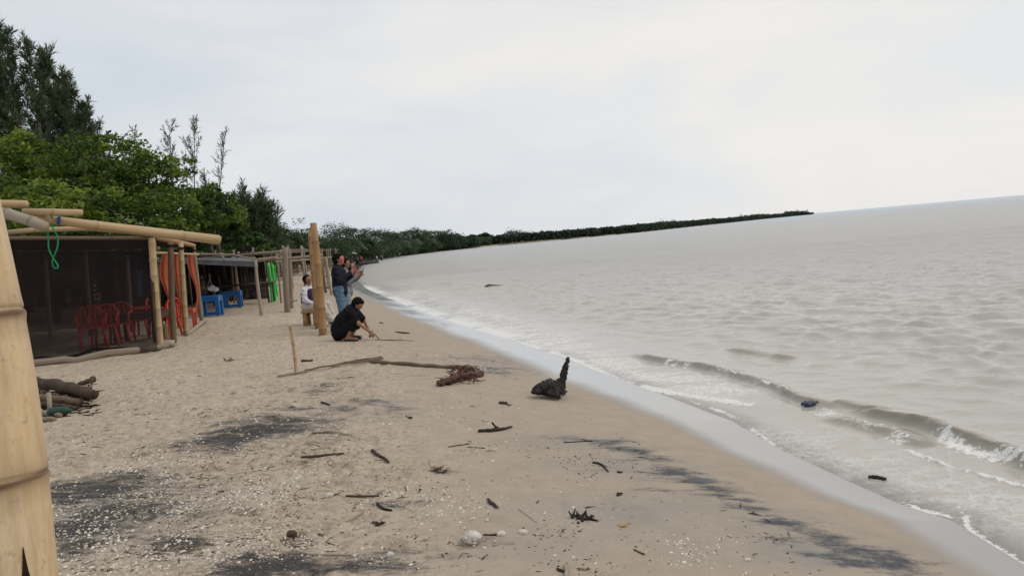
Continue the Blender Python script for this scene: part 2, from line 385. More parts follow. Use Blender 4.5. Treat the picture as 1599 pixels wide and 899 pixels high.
# sand ---------------------------------------------------------------
def sand_material():
    m = bpy.data.materials.new('beach_sand'); m.use_nodes = True; nt = m.node_tree
    b = nt.nodes['Principled BSDF']
    g = N(nt, 'ShaderNodeNewGeometry'); pos = g.outputs['Position']
    def noise(sc, det=5.0, ro=.6, vec=None):
        n = N(nt, 'ShaderNodeTexNoise', Scale=sc, Detail=det, Roughness=ro); L(nt, vec or pos, n.inputs['Vector']); return n.outputs[0]
    def rng(v, a, b_, c=0.0, d=1.0):
        r = N(nt, 'ShaderNodeMapRange'); r.inputs[1].default_value = a; r.inputs[2].default_value = b_; r.inputs[3].default_value = c; r.inputs[4].default_value = d; L(nt, v, r.inputs[0]); return r.outputs[0]
    def mix(f, a, b_):
        x = N(nt, 'ShaderNodeMixRGB')
        if isinstance(f, float): x.inputs[0].default_value = f
        else: L(nt, f, x.inputs[0])
        for i, v in ((1, a), (2, b_)):
            if isinstance(v, tuple): x.inputs[i].default_value = (*v, 1)
            else: L(nt, v, x.inputs[i])
        return x.outputs[0]
    def mth(op, a, b_=None, cl=False):
        x = N(nt, 'ShaderNodeMath', operation=op, use_clamp=cl)
        for i, v in ((0, a), (1, b_)):
            if v is None: continue
            if isinstance(v, (int, float)): x.inputs[i].default_value = v
            else: L(nt, v, x.inputs[i])
        return x.outputs[0]
    A = lambda n: N(nt, 'ShaderNodeAttribute', attribute_name=n).outputs['Fac']
    big = noise(.9); mid = noise(5.0, 8.0, .72); clot = noise(16.0, 6.0, .7); fine = noise(60.0, 4.0, .7); grain = noise(320.0, 2.0, .7)
    dry = mix(rng(mid, .35, .68), (.54, .44, .335), (.39, .31, .235))
    dry = mix(rng(big, .35, .7, 0, .55), dry, (.54, .45, .35))
    dry = mix(rng(fine, .50, .72, 0, .75), dry, (.22, .165, .12))
    dry = mix(rng(fine, .28, .44, .55, 0), dry, (.64, .56, .45))
    dry = mix(rng(clot, .50, .64, 0, .72), dry, (.235, .18, .13))
    dry = mix(rng(clot, .34, .46, .45, 0), dry, (.60, .52, .41))
    # damp smooth sand
    dampc = mix(rng(mid, .3, .7), (.42, .34, .262), (.345, .28, .215))
    dampc = mix(rng(fine, .55, .75, 0, .4), dampc, (.20, .16, .13))
    c = mix(A('damp'), dry, dampc)
    # dirty grey wash (fine dark mineral)
    cool = mix(rng(mid, .3, .7), (.30, .275, .24), (.25, .235, .215))
    c = mix(mth('MULTIPLY', A('cool'), rng(noise(1.8), .3, .6, .35, .9)), c, cool)
    # stains: attribute broken by stretched noise
    mp2 = N(nt, 'ShaderNodeMapping'); mp2.inputs['Scale'].default_value = (2.6, 6.5, 5); mp2.inputs['Rotation'].default_value = (0, 0, .35); L(nt, pos, mp2.inputs[0])
    lit = mth('MULTIPLY', mth('MULTIPLY', rng(noise(2.6, 7.0, .75), .50, .66), rng(clot, .40, .62)), mth('MULTIPLY', A('shell'), .95), True)
    c = mix(lit, c, (.17, .125, .09))
    st = mth('ADD', A('dark'), mth('MULTIPLY', mth('SUBTRACT', noise(1.0, 9.0, .82, mp2.outputs[0]), .5), 3.8))
    st = mth('MULTIPLY', rng(st, .22, .80, 0, .97), rng(A('dark'), .01, .15))
    c = mix(st, c, mix(rng(fine, .35, .65), mix(A('damp'), (.022, .023, .026), (.05, .055, .065)), mix(A('damp'), (.085, .08, .075), (.11, .11, .115))))
    # shell grit speckle
    vo = N(nt, 'ShaderNodeTexVoronoi', Scale=70.0); L(nt, pos, vo.inputs['Vector'])
    sp = mth('MULTIPLY', rng(vo.outputs['Distance'], .16, .26, 1, 0), rng(vo.outputs['Color'], .55, .62))
    spm = mth('MULTIPLY', sp, A('shell'), True)
    c = mix(spm, c, (.66, .60, .51))
    vo2 = N(nt, 'ShaderNodeTexVoronoi', Scale=48.0); L(nt, pos, vo2.inputs['Vector'])
    sp2 = mth('MULTIPLY', rng(vo2.outputs['Distance'], .14, .24, 1, 0), rng(vo2.outputs['Color'], .62, .68))
    c = mix(mth('MULTIPLY', sp2, mth('MULTIPLY', A('shell'), .85), True), c, (.075, .055, .04))
    # wet
    wet = A('wet')
    c = mix(mth('MULTIPLY', wet, .85), c, (.245, .242, .238))
    L(nt, c, b.inputs['Base Color'])
    L(nt, rng(wet, 0.15, .95, .92, .14), b.inputs['Roughness'])
    L(nt, rng(wet, 0, 1, .15, .5), b.inputs['Specular IOR Level'])
    L(nt, rng(wet, 0.35, .95, 0, .62), b.inputs['Coat Weight']); b.inputs['Coat Roughness'].default_value = .06; b.inputs['Coat IOR'].default_value = 1.4
    hb = mth('ADD', mth('MULTIPLY', mid, .6), mth('ADD', mth('MULTIPLY', fine, .22), mth('MULTIPLY', grain, .05)))
    hb = mth('ADD', hb, mth('MULTIPLY', spm, .12))
    bp = N(nt, 'ShaderNodeBump', Distance=.035); L(nt, hb, bp.inputs['Height'])
    L(nt, mth('MULTIPLY', rng(A('damp'), 0, 1, 1.0, .22), rng(wet, 0, .8, 1, .03)), bp.inputs['Strength'])
    L(nt, bp.outputs[0], b.inputs['Normal'])
    return m

# patches in plan: (pixel centre, half sizes in pixels, strength) turned into ground ellipses
def patch(px, py, rx, ry, s):
    g = G(px, py); d = g[1]
    return (g[0], d, rx*d/FOC, ry*d*d/(FOC*(H-g[2])), s)
DARK = [patch(*a) for a in [(415, 668, 85, 24, 1.0), (345, 688, 75, 16, .85), (540, 632, 95, 12, .42), (610, 640, 40, 10, .45), (465, 640, 40, 8, .5), (145, 768, 105, 26, .95),
        (130, 818, 90, 34, 1.0), (250, 785, 70, 20, .4), (275, 850, 45, 14, .85), (430, 882, 130, 24, 1.0), (330, 885, 90, 12, .5), (600, 885, 90, 14, .62), (530, 860, 60, 8, .4), (770, 578, 45, 10, .55), (755, 560, 60, 8, .35),
        (800, 842, 60, 10, .3), (890, 685, 45, 4, .5), (955, 690, 34, 6, .75), (1010, 715, 45, 7, .6), (1050, 738, 40, 8, .9), (1115, 765, 45, 6, .8), (1150, 780, 45, 6, .55), (1230, 815, 45, 9, .75), (1275, 845, 60, 10, .75),
        (1370, 862, 70, 5, .6), (985, 702, 40, 6, .8), (1080, 750, 45, 6, .95), (1180, 795, 45, 7, .85), (1320, 868, 60, 6, .7), (1300, 850, 60, 8, .8), (990, 735, 60, 4, .5), (1220, 840, 70, 5, .55), (1060, 765, 60, 4, .4), (180, 790, 110, 30, .85), (100, 850, 60, 20, .7), (400, 655, 60, 10, .8), (500, 610, 60, 10, .45), (520, 880, 100, 16, .8), (700, 870, 50, 8, .45), (1040, 712, 20, 4, .5), (430, 815, 55, 12, .3), (650, 860, 50, 7, .4), (580, 585, 90, 8, .2), (620, 790, 40, 7, .45), (690, 735, 20, 5, .4)]]
SHELL = [patch(*a) for a in [(300, 715, 190, 45, .9), (330, 650, 200, 35, .6), (520, 690, 80, 40, .7), (480, 600, 150, 35, .45), (640, 570, 110, 26, .75), (560, 540, 120, 12, .5), (350, 800, 240, 60, .65), (200, 620, 120, 25, .6),
        (580, 740, 90, 30, .5), (520, 850, 150, 30, .6), (930, 715, 50, 14, .5), (930, 770, 26, 40, .6), (900, 830, 60, 22, .3), (800, 700, 90, 10, .3), (1010, 850, 120, 25, .22), (700, 640, 70, 20, .25), (930, 870, 40, 25, .4)]]
COOL = [patch(*a) for a in [(1050, 800, 230, 45, .9), (900, 690, 110, 14, .7), (1250, 860, 200, 30, .9), (850, 850, 120, 30, .6), (200, 800, 150, 45, .6), (560, 640, 120, 18, .35), (760, 570, 70, 14, .6), (1000, 730, 120, 22, .9)]]
def field(x, y, PT):
    v = np.zeros_like(x)
    for cx, cy, rx, ry, s in PT:
        v = np.maximum(v, s*np.exp(-.75*(((x-cx)/rx)**2+((y-cy)/ry)**2)))
    return v

def pdist(x, y, line):
    """distance to polyline, side (+ seaward) and position along it"""
    best = np.full(x.shape, 1e9); side = np.zeros(x.shape); tt = np.zeros(x.shape); n = len(line)-1
    for i in range(n):
        a, b = line[i], line[i+1]; ba = b-a; l = ba@ba
        t = np.clip(((x-a[0])*ba[0]+(y-a[1])*ba[1])/l, 0, 1)
        dx = x-a[0]-t*ba[0]; dy = y-a[1]-t*ba[1]; d = np.hypot(dx, dy)
        m = d < best; best = np.where(m, d, best)
        side = np.where(m, np.sign(ba[0]*dy-ba[1]*dx), side); tt = np.where(m, (i+t)/n, tt)
    return best, side, tt
def build_sand():
    ang = np.radians(np.concatenate([np.linspace(-115, -42, 26)[:-1], np.linspace(-42, 40, 620), np.linspace(40, 115, 26)[1:]]))
    rad = np.concatenate([np.linspace(.15, 2.6, 14)[:-1], np.geomspace(2.6, 40, 430), np.geomspace(40, 9000, 110)[1:]])
    A, Rr = np.meshgrid(ang, rad); X = Rr*np.sin(A); Y = Rr*np.cos(A)
    Z = height(X, Y); nr, nc = X.shape
    for cs_, dp_, sd_ in ((.55, .028, 301), (.8, .022, 411)):      # trodden hollows in the loose sand
        ix = np.floor(X/cs_); iy = np.floor(Y/cs_)
        jx = (ix+.32+.36*hsh(ix, iy, sd_))*cs_; jy = (iy+.32+.36*hsh(ix, iy, sd_+1))*cs_; an_ = hsh(ix, iy, sd_+2)*3.14
        on_ = (hsh(ix, iy, sd_+3) < .6)*sstep(2.0, 3.6, sdist(X, Y))*(Y < 26)*(Y > 2)
        ca, sa = np.cos(an_), np.sin(an_); u_ = ((X-jx)*ca+(Y-jy)*sa)/.15; v_ = (-(X-jx)*sa+(Y-jy)*ca)/.075; rr_ = np.sqrt(u_*u_+v_*v_)
        Z = Z+on_*dp_*(-np.exp(-(rr_/.9)**4)+.35*np.exp(-((rr_-1.25)/.3)**2))*sstep(2.1, 1.6, rr_)
    V = np.stack([X, Y, Z], -1).reshape(-1, 3)
    i = np.arange(nr-1)[:, None]*nc+np.arange(nc-1)[None]; i = i.ravel()
    F = np.stack([i, i+1, i+1+nc, i+nc], 1)
    me = np_mesh('sand_beach', V, F)
    x, y, z = V.T; s = sdist(x, y)
    wav = (fbm(x*1.4, y*1.4, 3, 40)-.5)*.35
    ww_ = np.interp(y, [4, 6, 7.5, 9.5, 40, 120], [.46, .58, .82, 1.08, 1.2, 1.7]); wet = 1-sstep(.45, 1.25, (s+wav*.6)/ww_)
    damp = 1-sstep(2.4, 4.0, s+(fbm(x*.8, y*.8, 3, 44)-.5)*1.2)
    dk = field(x, y, DARK)*.95
    sl_ = np.array([G(*p_)[:2] for p_ in [(925, 686), (960, 692), (1000, 712), (1050, 738), (1110, 764), (1150, 782), (1200, 803), (1250, 826), (1310, 855), (1390, 872)]])
    nm = y < 9; dd_, _, tt_ = pdist(x[nm], y[nm], sl_); wdt = (.06+.16*fbm(x[nm]*2.4, y[nm]*2.4, 3, 91))*(1+.4*tt_)
    dk[nm] = np.maximum(dk[nm], np.exp(-(dd_/wdt)**2)*(.38+.72*sstep(.25, .75, fbm(x[nm]*2.2, y[nm]*2.2, 3, 95)))*(.55+.45*sstep(.05, .3, tt_))*.9); sh = np.clip(field(x, y, SHELL)*(0.35+1.3*fbm(x*1.7, y*1.7, 3, 50)), 0, 1); co = field(x, y, COOL)
    attr(me, 'wet', wet); attr(me, 'damp', np.clip(damp, 0, 1)); attr(me, 'dark', dk); attr(me, 'shell', sh); attr(me, 'cool', co)
    tag(link('sand_beach', me, sand_material()), 'pale sandy beach with dark stains and shell grit', kind='structure')
build_sand()

# water ---------------------------------------------------------------
def pl(pts): return np.array([pz(*p)[:2] for p in pts])
WAVE1 = pl([(985, 553), (1020, 562), (1100, 574), (1180, 596), (1250, 622), (1300, 640)])
WAVE2 = pl([(1330, 640), (1370, 650), (1440, 664), (1480, 678), (1540, 698), (1599, 722), (1680, 760)])
WAVE4 = pl([(1295, 628), (1340, 636), (1375, 645)])
WAVE5 = pl([(1130, 545), (1190, 552), (1240, 560)])
WAVE3 = pl([(1290, 652), (1340, 664), (1400, 682), (1450, 700)])
def build_water():
    yr = np.concatenate([np.linspace(-12, 3, 24)[:-1], np.geomspace(3, 15, 400), np.geomspace(15, 50, 250)[1:], np.geomspace(50, 120, 80)[1:], np.geomspace(120, 9000, 120)[1:]])
    nr = len(yr); nc = 560; nv = 500
    xl = xs(yr)-np.where(yr < 200, .9+.02*np.abs(yr), 40)
    xr = .76*np.maximum(yr, 4)+2.5; xfar = 1.6*np.abs(yr)+60
    u = np.linspace(0, 1, nv)**1.25
    X = np.empty((nr, nc)); X[:, :nv] = xl[:, None]+(xr-xl)[:, None]*u[None]
    w = (np.arange(1, nc-nv+1)/(nc-nv))**1.6; X[:, nv:] = xr[:, None]+(xfar-xr)[:, None]*w[None]
    Y = np.repeat(yr[:, None], nc, 1)
    x = X.ravel(); y = Y.ravel(); s = sdist(x, y)
    depth = -np.minimum(height(x, y), 0); off = np.maximum(-s, 0)
    z = np.zeros_like(x); rs = np.random.default_rng(3)
    dist = np.hypot(x, y); sp = np.gradient(yr); spv = np.repeat(sp[:, None], nc, 1).ravel()
    amp0 = sstep(.3, 5.0, off)
    for k in range(56):
        lam = .30*(5.5**(k/50.0)) if k < 50 else rs.uniform(2.2, 5)
        a = math.radians(rs.normal(243, 24)); kx, ky = math.cos(a)*2*math.pi/lam, math.sin(a)*2*math.pi/lam
        am = .0100*lam**.8*rs.uniform(.6, 1.3)*(1 if lam < 1.0 else (.6 if lam < 2 else .22))
        fade = 1-sstep(lam*.22, lam*.45, spv)
        wx = x+.25*lam*(vnoise(x/lam*.6, y/lam*.6, k)-.5); p_ = kx*wx+ky*y+rs.uniform(0, 6.28)
        grp = sstep(.42, .8, vnoise(x/(lam*2.2)+k, y/(lam*2.2), 100+k))*1.5
        z += am*fade*grp*((.5+.5*np.sin(p_))**2.2*2-.8)
    z *= amp0*1.0
    # breaking ripples near the shore
    brown = np.zeros_like(x); crest = np.zeros_like(x)
    nearm = y < 16
    xn, yn = x[nearm], y[nearm]
    for line, hh, wd in ((WAVE1, .062, .09), (WAVE2, .085, .10), (WAVE3, .04, .09), (WAVE4, .05, .09), (WAVE5, .035, .10)):
        d, sd, t = pdist(xn, yn, line)
        sgn = d*np.sign(sd); # + = seaward if line runs towards camera
        ends = sstep(0, .16, t)*(1-sstep(.86, 1, t))*(.35+.75*vnoise(yn*2.6, xn*.9, 8)+.35*vnoise(yn*9, xn*3, 18))
        d2 = sgn+.14*(fbm(xn*3.2, yn*3.2, 3, 21)-.5)
        face_band = np.exp(-((d2-.03)/.13)**2)*sstep(0, .05, ends)*(hh/.105)**.5; brown[nearm] = np.maximum(brown[nearm], face_band)  # band along each wave face, darkened in the water colour
        prof = np.where(d2 > 0, np.exp(-(d2/(wd*1.9))**2), np.exp(-(np.abs(d2)/(wd*.62))**2))
        z[nearm] += hh*ends*prof
        z[nearm] -= .25*hh*ends*np.exp(-((d2+wd*1.5)/(wd*.8))**2)
    # thin swash sheets keep just above the sand at the edge
    film = sstep(0, .5, off)
    z = z*film+.002
    # foam
    foam = np.zeros(xn.shape); lace = np.zeros(xn.shape)
    def line(pts, wd, st, brk=.5, sc=3.0):
        d, _, t = pdist(xn, yn, pl(pts)); d = d+.05*(fbm(xn*5, yn*5, 3, 33)-.5)*2*wd/.08
        f = st*np.exp(-(d/wd)**2)
        if brk: f = f*sstep(brk-.12, brk+.12, fbm(xn*sc, yn*sc, 3, int(wd*1000)+61))
        foam[:] = np.maximum(foam, f)
    line([(790, 527), (850, 546), (900, 563), (960, 592), (1000, 603), (1060, 615), (1100, 622), (1165, 632)], .10, 1.0, .30)
    line([(1060, 620), (1120, 640), (1150, 653), (1200, 688), (1215, 715), (1240, 735), (1285, 746)], .035, 1.0, .42, 5)
    line([(1405, 784), (1430, 794), (1470, 803), (1500, 811)], .035, 1.0, .46, 6)
    line([(1508, 806), (1512, 826), (1540, 845), (1570, 862), (1599, 884), (1640, 905)], .035, 1.0, .25, 9)
    line([(1476, 682), (1492, 694), (1520, 704), (1560, 714), (1590, 722)], .11, 1.0, .30, 7)
    line([(1478, 680), (1484, 690)], .05, 1.0, 0)
    line([(1415, 703), (1440, 712), (1500, 735), (1560, 748), (1620, 765)], .035, .9, .45, 5)
    line([(1270, 640), (1330, 657), (1380, 674), (1410, 690)], .13, .62, .4, 5)
    line([(1430, 660), (1450, 668), (1475, 680)], .035, .6, .5, 9)
    line([(1480, 690), (1485, 770), (1520, 830)], .02, .35, .4, 6)
    line([(1045, 568), (1075, 572)], .09, .8, .4, 8)
    line([(1100, 574), (1180, 596), (1240, 618)], .03, .8, .52, 7)
    d, _, t = pdist(xn, yn, pl([(830, 530), (900, 552), (960, 572), (1010, 585), (1070, 595), (1130, 610)]))
    lace = 1.1*np.exp(-(d/.5)**2)
    d, _, t = pdist(xn, yn, pl([(1180, 680), (1300, 710), (1400, 745), (1560, 790)]))
    lace = np.maximum(lace, .6*np.exp(-(d/.5)**2))
    FO = np.zeros_like(x); LA = np.zeros_like(x); FO[nearm] = foam; LA[nearm] = lace
    # farther surf line
    d, _, t = pdist(x, y, pl([(560, 446), (575, 452), (620, 470), (690, 496), (790, 526)]))
    FO = np.maximum(FO, 1.05*np.exp(-(d/(.20+.009*y))**2)*sstep(.22, .5, fbm(x*1.6, y*.7, 3, 71)))
    d, _, t = pdist(x, y, pl([(620, 458), (660, 474), (720, 490), (800, 515), (870, 540)]))
    LA = np.maximum(LA, 1.2*np.exp(-(d/(.2+.04*y))**2))
    z += .03*np.clip(FO, 0, 1)*(vnoise(x*26, y*26, 86)-.35)*film*(dist < 12)+.016*FO*(fbm(x*9, y*9, 2, 81))*film+.05*np.where(FO > 1.05, FO-1.05, 0)
    V = np.stack([x, y, z], 1)
    i = (np.arange(nr-1)[:, None]*nc+np.arange(nc-1)[None]).ravel()
    F = np.stack([i, i+1, i+1+nc, i+nc], 1)
    me = np_mesh('sea_water', V, F)
    attr(me, 'depth', depth); attr(me, 'foam', FO); attr(me, 'lace', LA); attr(me, 'dist', dist); attr(me, 'silt_shade', np.clip(brown, 0, 1))
    m = bpy.data.materials.new('muddy_sea_water'); m.use_nodes = True; nt = m.node_tree; nt.nodes.clear()
    out = N(nt, 'ShaderNodeOutputMaterial')
    A = lambda n: N(nt, 'ShaderNodeAttribute', attribute_name=n).outputs['Fac']
    def rng(v, a, b_, c=0.0, d=1.0):
        r = N(nt, 'ShaderNodeMapRange'); r.inputs[1].default_value = a; r.inputs[2].default_value = b_; r.inputs[3].default_value = c; r.inputs[4].default_value = d; L(nt, v, r.inputs[0]); return r.outputs[0]
    def mth(op, a, b_=None, cl=False):
        x_ = N(nt, 'ShaderNodeMath', operation=op, use_clamp=cl)
        for i_, v in ((0, a), (1, b_)):
            if v is None: continue
            if isinstance(v, (int, float)): x_.inputs[i_].default_value = v
            else: L(nt, v, x_.inputs[i_])
        return x_.outputs[0]
    g = N(nt, 'ShaderNodeNewGeometry'); pos = g.outputs['Position']
    ds = A('dist')
    mpn = N(nt, 'ShaderNodeMapping'); mpn.inputs['Scale'].default_value = (.42, 1, 1); mpn.inputs['Rotation'].default_value = (0, 0, .12); L(nt, pos, mpn.inputs[0])
    na = N(nt, 'ShaderNodeTexNoise', Scale=5.0, Detail=5.0, Roughness=.6); L(nt, mpn.outputs[0], na.inputs['Vector'])
    nb = N(nt, 'ShaderNodeTexNoise', Scale=1.5, Detail=7.0, Roughness=.65); L(nt, mpn.outputs[0], nb.inputs['Vector'])
    nc_ = N(nt, 'ShaderNodeTexNoise', Scale=.25, Detail=7.0, Roughness=.6); L(nt, mpn.outputs[0], nc_.inputs['Vector'])
    h1 = mth('MULTIPLY', na.outputs[0], rng(ds, 15, 60, .03, .0)); h2 = mth('MULTIPLY', nb.outputs[0], rng(ds, 12, 50, .03, .44)); h3 = mth('MULTIPLY', nc_.outputs[0], rng(ds, 40, 180, 0, 1.7))
    hb = mth('ADD', mth('ADD', h1, h2), h3)
    bp = N(nt, 'ShaderNodeBump', Strength=1.0, Distance=1.0)
    L(nt, mth('MULTIPLY', hb, rng(A('depth'), .0, .2, .12, 1.0)), bp.inputs['Height'])
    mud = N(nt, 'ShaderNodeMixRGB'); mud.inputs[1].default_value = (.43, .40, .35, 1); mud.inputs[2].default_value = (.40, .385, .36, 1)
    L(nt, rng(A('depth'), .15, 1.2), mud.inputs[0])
    far_tone = N(nt, 'ShaderNodeMixRGB'); far_tone.inputs[2].default_value = (.47, .51, .56, 1); L(nt, rng(ds, 40, 700), far_tone.inputs[0]); L(nt, mud.outputs[0], far_tone.inputs[1])  # diffuse colour turns paler and bluer with distance from the camera
    face_tone = N(nt, 'ShaderNodeMixRGB'); face_tone.inputs[2].default_value = (.19, .16, .11, 1); L(nt, A('silt_shade'), face_tone.inputs[0]); L(nt, far_tone.outputs[0], face_tone.inputs[1])  # wave faces painted brown for weaker sky reflection, plus churned silt
    df = N(nt, 'ShaderNodeBsdfDiffuse'); L(nt, face_tone.outputs[0], df.inputs[0])
    tr = N(nt, 'ShaderNodeBsdfTransparent'); tr.inputs[0].default_value = (.93, .9, .85, 1)
    ma = N(nt, 'ShaderNodeMixShader'); L(nt, rng(A('depth'), -.004, .022, .30, 1), ma.inputs[0]); L(nt, tr.outputs[0], ma.inputs[1]); L(nt, df.outputs[0], ma.inputs[2])
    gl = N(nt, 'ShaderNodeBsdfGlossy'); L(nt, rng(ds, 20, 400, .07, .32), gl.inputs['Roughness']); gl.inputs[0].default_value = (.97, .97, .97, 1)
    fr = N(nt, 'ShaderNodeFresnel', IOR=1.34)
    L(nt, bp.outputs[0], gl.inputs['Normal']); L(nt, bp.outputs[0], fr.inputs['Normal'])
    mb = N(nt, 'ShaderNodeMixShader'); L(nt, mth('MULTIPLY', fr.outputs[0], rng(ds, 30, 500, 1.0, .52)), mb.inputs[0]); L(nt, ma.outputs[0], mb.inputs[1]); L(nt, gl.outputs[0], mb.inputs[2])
    # foam: solid bands and lacy web
    wn = N(nt, 'ShaderNodeTexNoise', Scale=6.0, Detail=4.0); L(nt, pos, wn.inputs['Vector'])
    wv = N(nt, 'ShaderNodeVectorMath', operation='MULTIPLY_ADD'); L(nt, wn.outputs['Color'], wv.inputs[0]); wv.inputs[1].default_value = (.22, .22, .22); L(nt, pos, wv.inputs[2])
    vo = N(nt, 'ShaderNodeTexVoronoi', Scale=8.0, feature='DISTANCE_TO_EDGE'); L(nt, wv.outputs[0], vo.inputs['Vector'])
    vo2 = N(nt, 'ShaderNodeTexVoronoi', Scale=24.0, feature='DISTANCE_TO_EDGE'); L(nt, wv.outputs[0], vo2.inputs['Vector'])
    fn = N(nt, 'ShaderNodeTexNoise', Scale=22.0, Detail=6.0, Roughness=.8); L(nt, pos, fn.inputs['Vector'])
    solid = mth('MULTIPLY', rng(mth('ADD', A('foam'), mth('MULTIPLY', mth('SUBTRACT', fn.outputs[0], .5), 4.2)), .42, .80), rng(A('foam'), .03, .2))
    web = mth('MAXIMUM', rng(vo.outputs[0], .0, .13, 1, 0), mth('MULTIPLY', rng(vo2.outputs[0], .0, .16, 1, 0), .8))
    fn2 = N(nt, 'ShaderNodeTexNoise', Scale=3.2, Detail=5.0, Roughness=.7); L(nt, mpn.outputs[0], fn2.inputs['Vector'])
    lac = mth('MULTIPLY', mth('MULTIPLY', web, A('lace')), rng(fn2.outputs[0], .40, .54))
    ff = mth('MAXIMUM', solid, lac, True)
    fd = N(nt, 'ShaderNodeBsdfDiffuse'); fd.inputs[0].default_value = (.78, .76, .72, 1)
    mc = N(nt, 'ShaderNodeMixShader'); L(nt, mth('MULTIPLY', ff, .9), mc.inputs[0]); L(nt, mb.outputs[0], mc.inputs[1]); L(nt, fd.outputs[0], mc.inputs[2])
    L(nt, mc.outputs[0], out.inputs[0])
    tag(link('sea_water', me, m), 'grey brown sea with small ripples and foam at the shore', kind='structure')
build_water()

# ------------------------------------------------------------------ foliage
def leaves(name, C, size, tone, matr, parent, up=0.5, aspect=.55, base=None):
    """many small folded leaves at points C; size and tone per leaf"""
    n = len(C); rs = RNG
    d = rs.normal(size=(n, 3)); d[:, 2] *= (1-up); d /= np.linalg.norm(d, axis=1)[:, None]
    nn = rs.normal(size=(n, 3)); nn[:, 2] += up*3; w = np.cross(d, nn); w /= np.linalg.norm(w, axis=1)[:, None]+1e-9
    size = np.broadcast_to(size, (n,))[:, None]
    a = C-d*size*.5; b = C+d*size*.5; c1 = C+w*size*aspect*.5; c2 = C-w*size*aspect*.5
    V = np.stack([a, c1, b, c2], 1).reshape(-1, 3); F = np.arange(4*n).reshape(n, 4)
    me = np_mesh(name, V, F, False); attr(me, 'tone', np.repeat(tone, 4))
    return link(name, me, matr, parent, base)
def needles(name, A, B, width, tone, matr, parent):
    """slender sprays from A to B"""
    n = len(A); d = B-A; w = np.cross(d, RNG.normal(size=(n, 3))); w /= np.linalg.norm(w, axis=1)[:, None]+1e-9
    wd = np.broadcast_to(width, (n,))[:, None]; m = A+d*.55
    V = np.stack([A, m+w*wd*.5, B, m-w*wd*.5], 1).reshape(-1, 3)
    me = np_mesh(name, V, np.arange(4*n).reshape(n, 4), False); attr(me, 'tone', np.repeat(tone, 4))
    return link(name, me, matr, parent)

def broad_tree(name, c, rx, rz, d, label, group, nclump=70, per=70, leaf=.17, matk='leaf_broad', tonebase=0.0, cat='tree', zmin=None, limbs=7, cs=.24):
    """c: crown centre (world). crown as flat layered clumps of leaves"""
    g = ground(c[0], c[1]); t = thing(name, g, label, cat, group)
    mb = MB(); top = np.array([c[0], c[1], c[2]-rz*.2]); r0 = .05*rx+.06
    mb.tube([g+(0, 0, -.2), g*(.5)+top*.5+np.array([random.uniform(-.3, .3), random.uniform(-.3, .3), 0]), top], [r0*1.3, r0, r0*.6], 8)
    cl = []
    for i in range(nclump):
        v = RNG.normal(size=3); v /= np.linalg.norm(v); rr = RNG.uniform(.45, 1.0)**.5
        p = np.array([v[0]*rx*rr, v[1]*rx*rr, v[2]*rz*rr])
        p *= 1+.18*math.sin(3*math.atan2(v[1], v[0])+c[0])
        if zmin is not None and c[2]+p[2] < zmin: p[2] = zmin-c[2]+abs(RNG.normal())*.2
        cl.append(c+p)
    cl = np.array(cl)
    for i in range(min(limbs, nclump)):
        e = cl[i]; mb.tube([top-(0, 0, rz*.4), (top+e)/2+(0, 0, .1*rz), e], [r0*.5, r0*.3, r0*.1], 6)
    mb.put('trunk', MT['bark'], t)
    csz = RNG.uniform(.6, 1.35, nclump)*rx*cs
    idx = np.repeat(np.arange(nclump), per); n = len(idx)
    a = RNG.uniform(0, 2*math.pi, n); r = np.sqrt(RNG.uniform(0, 1, n))*csz[idx]
    off = np.stack([np.cos(a)*r, np.sin(a)*r, RNG.normal(size=n)*csz[idx]*.22-r*r/csz[idx]*.25], 1)
    C = cl[idx]+off
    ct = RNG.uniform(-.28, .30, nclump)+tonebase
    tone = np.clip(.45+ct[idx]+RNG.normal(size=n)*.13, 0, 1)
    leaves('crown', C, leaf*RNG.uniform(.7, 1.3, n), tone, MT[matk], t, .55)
    return t
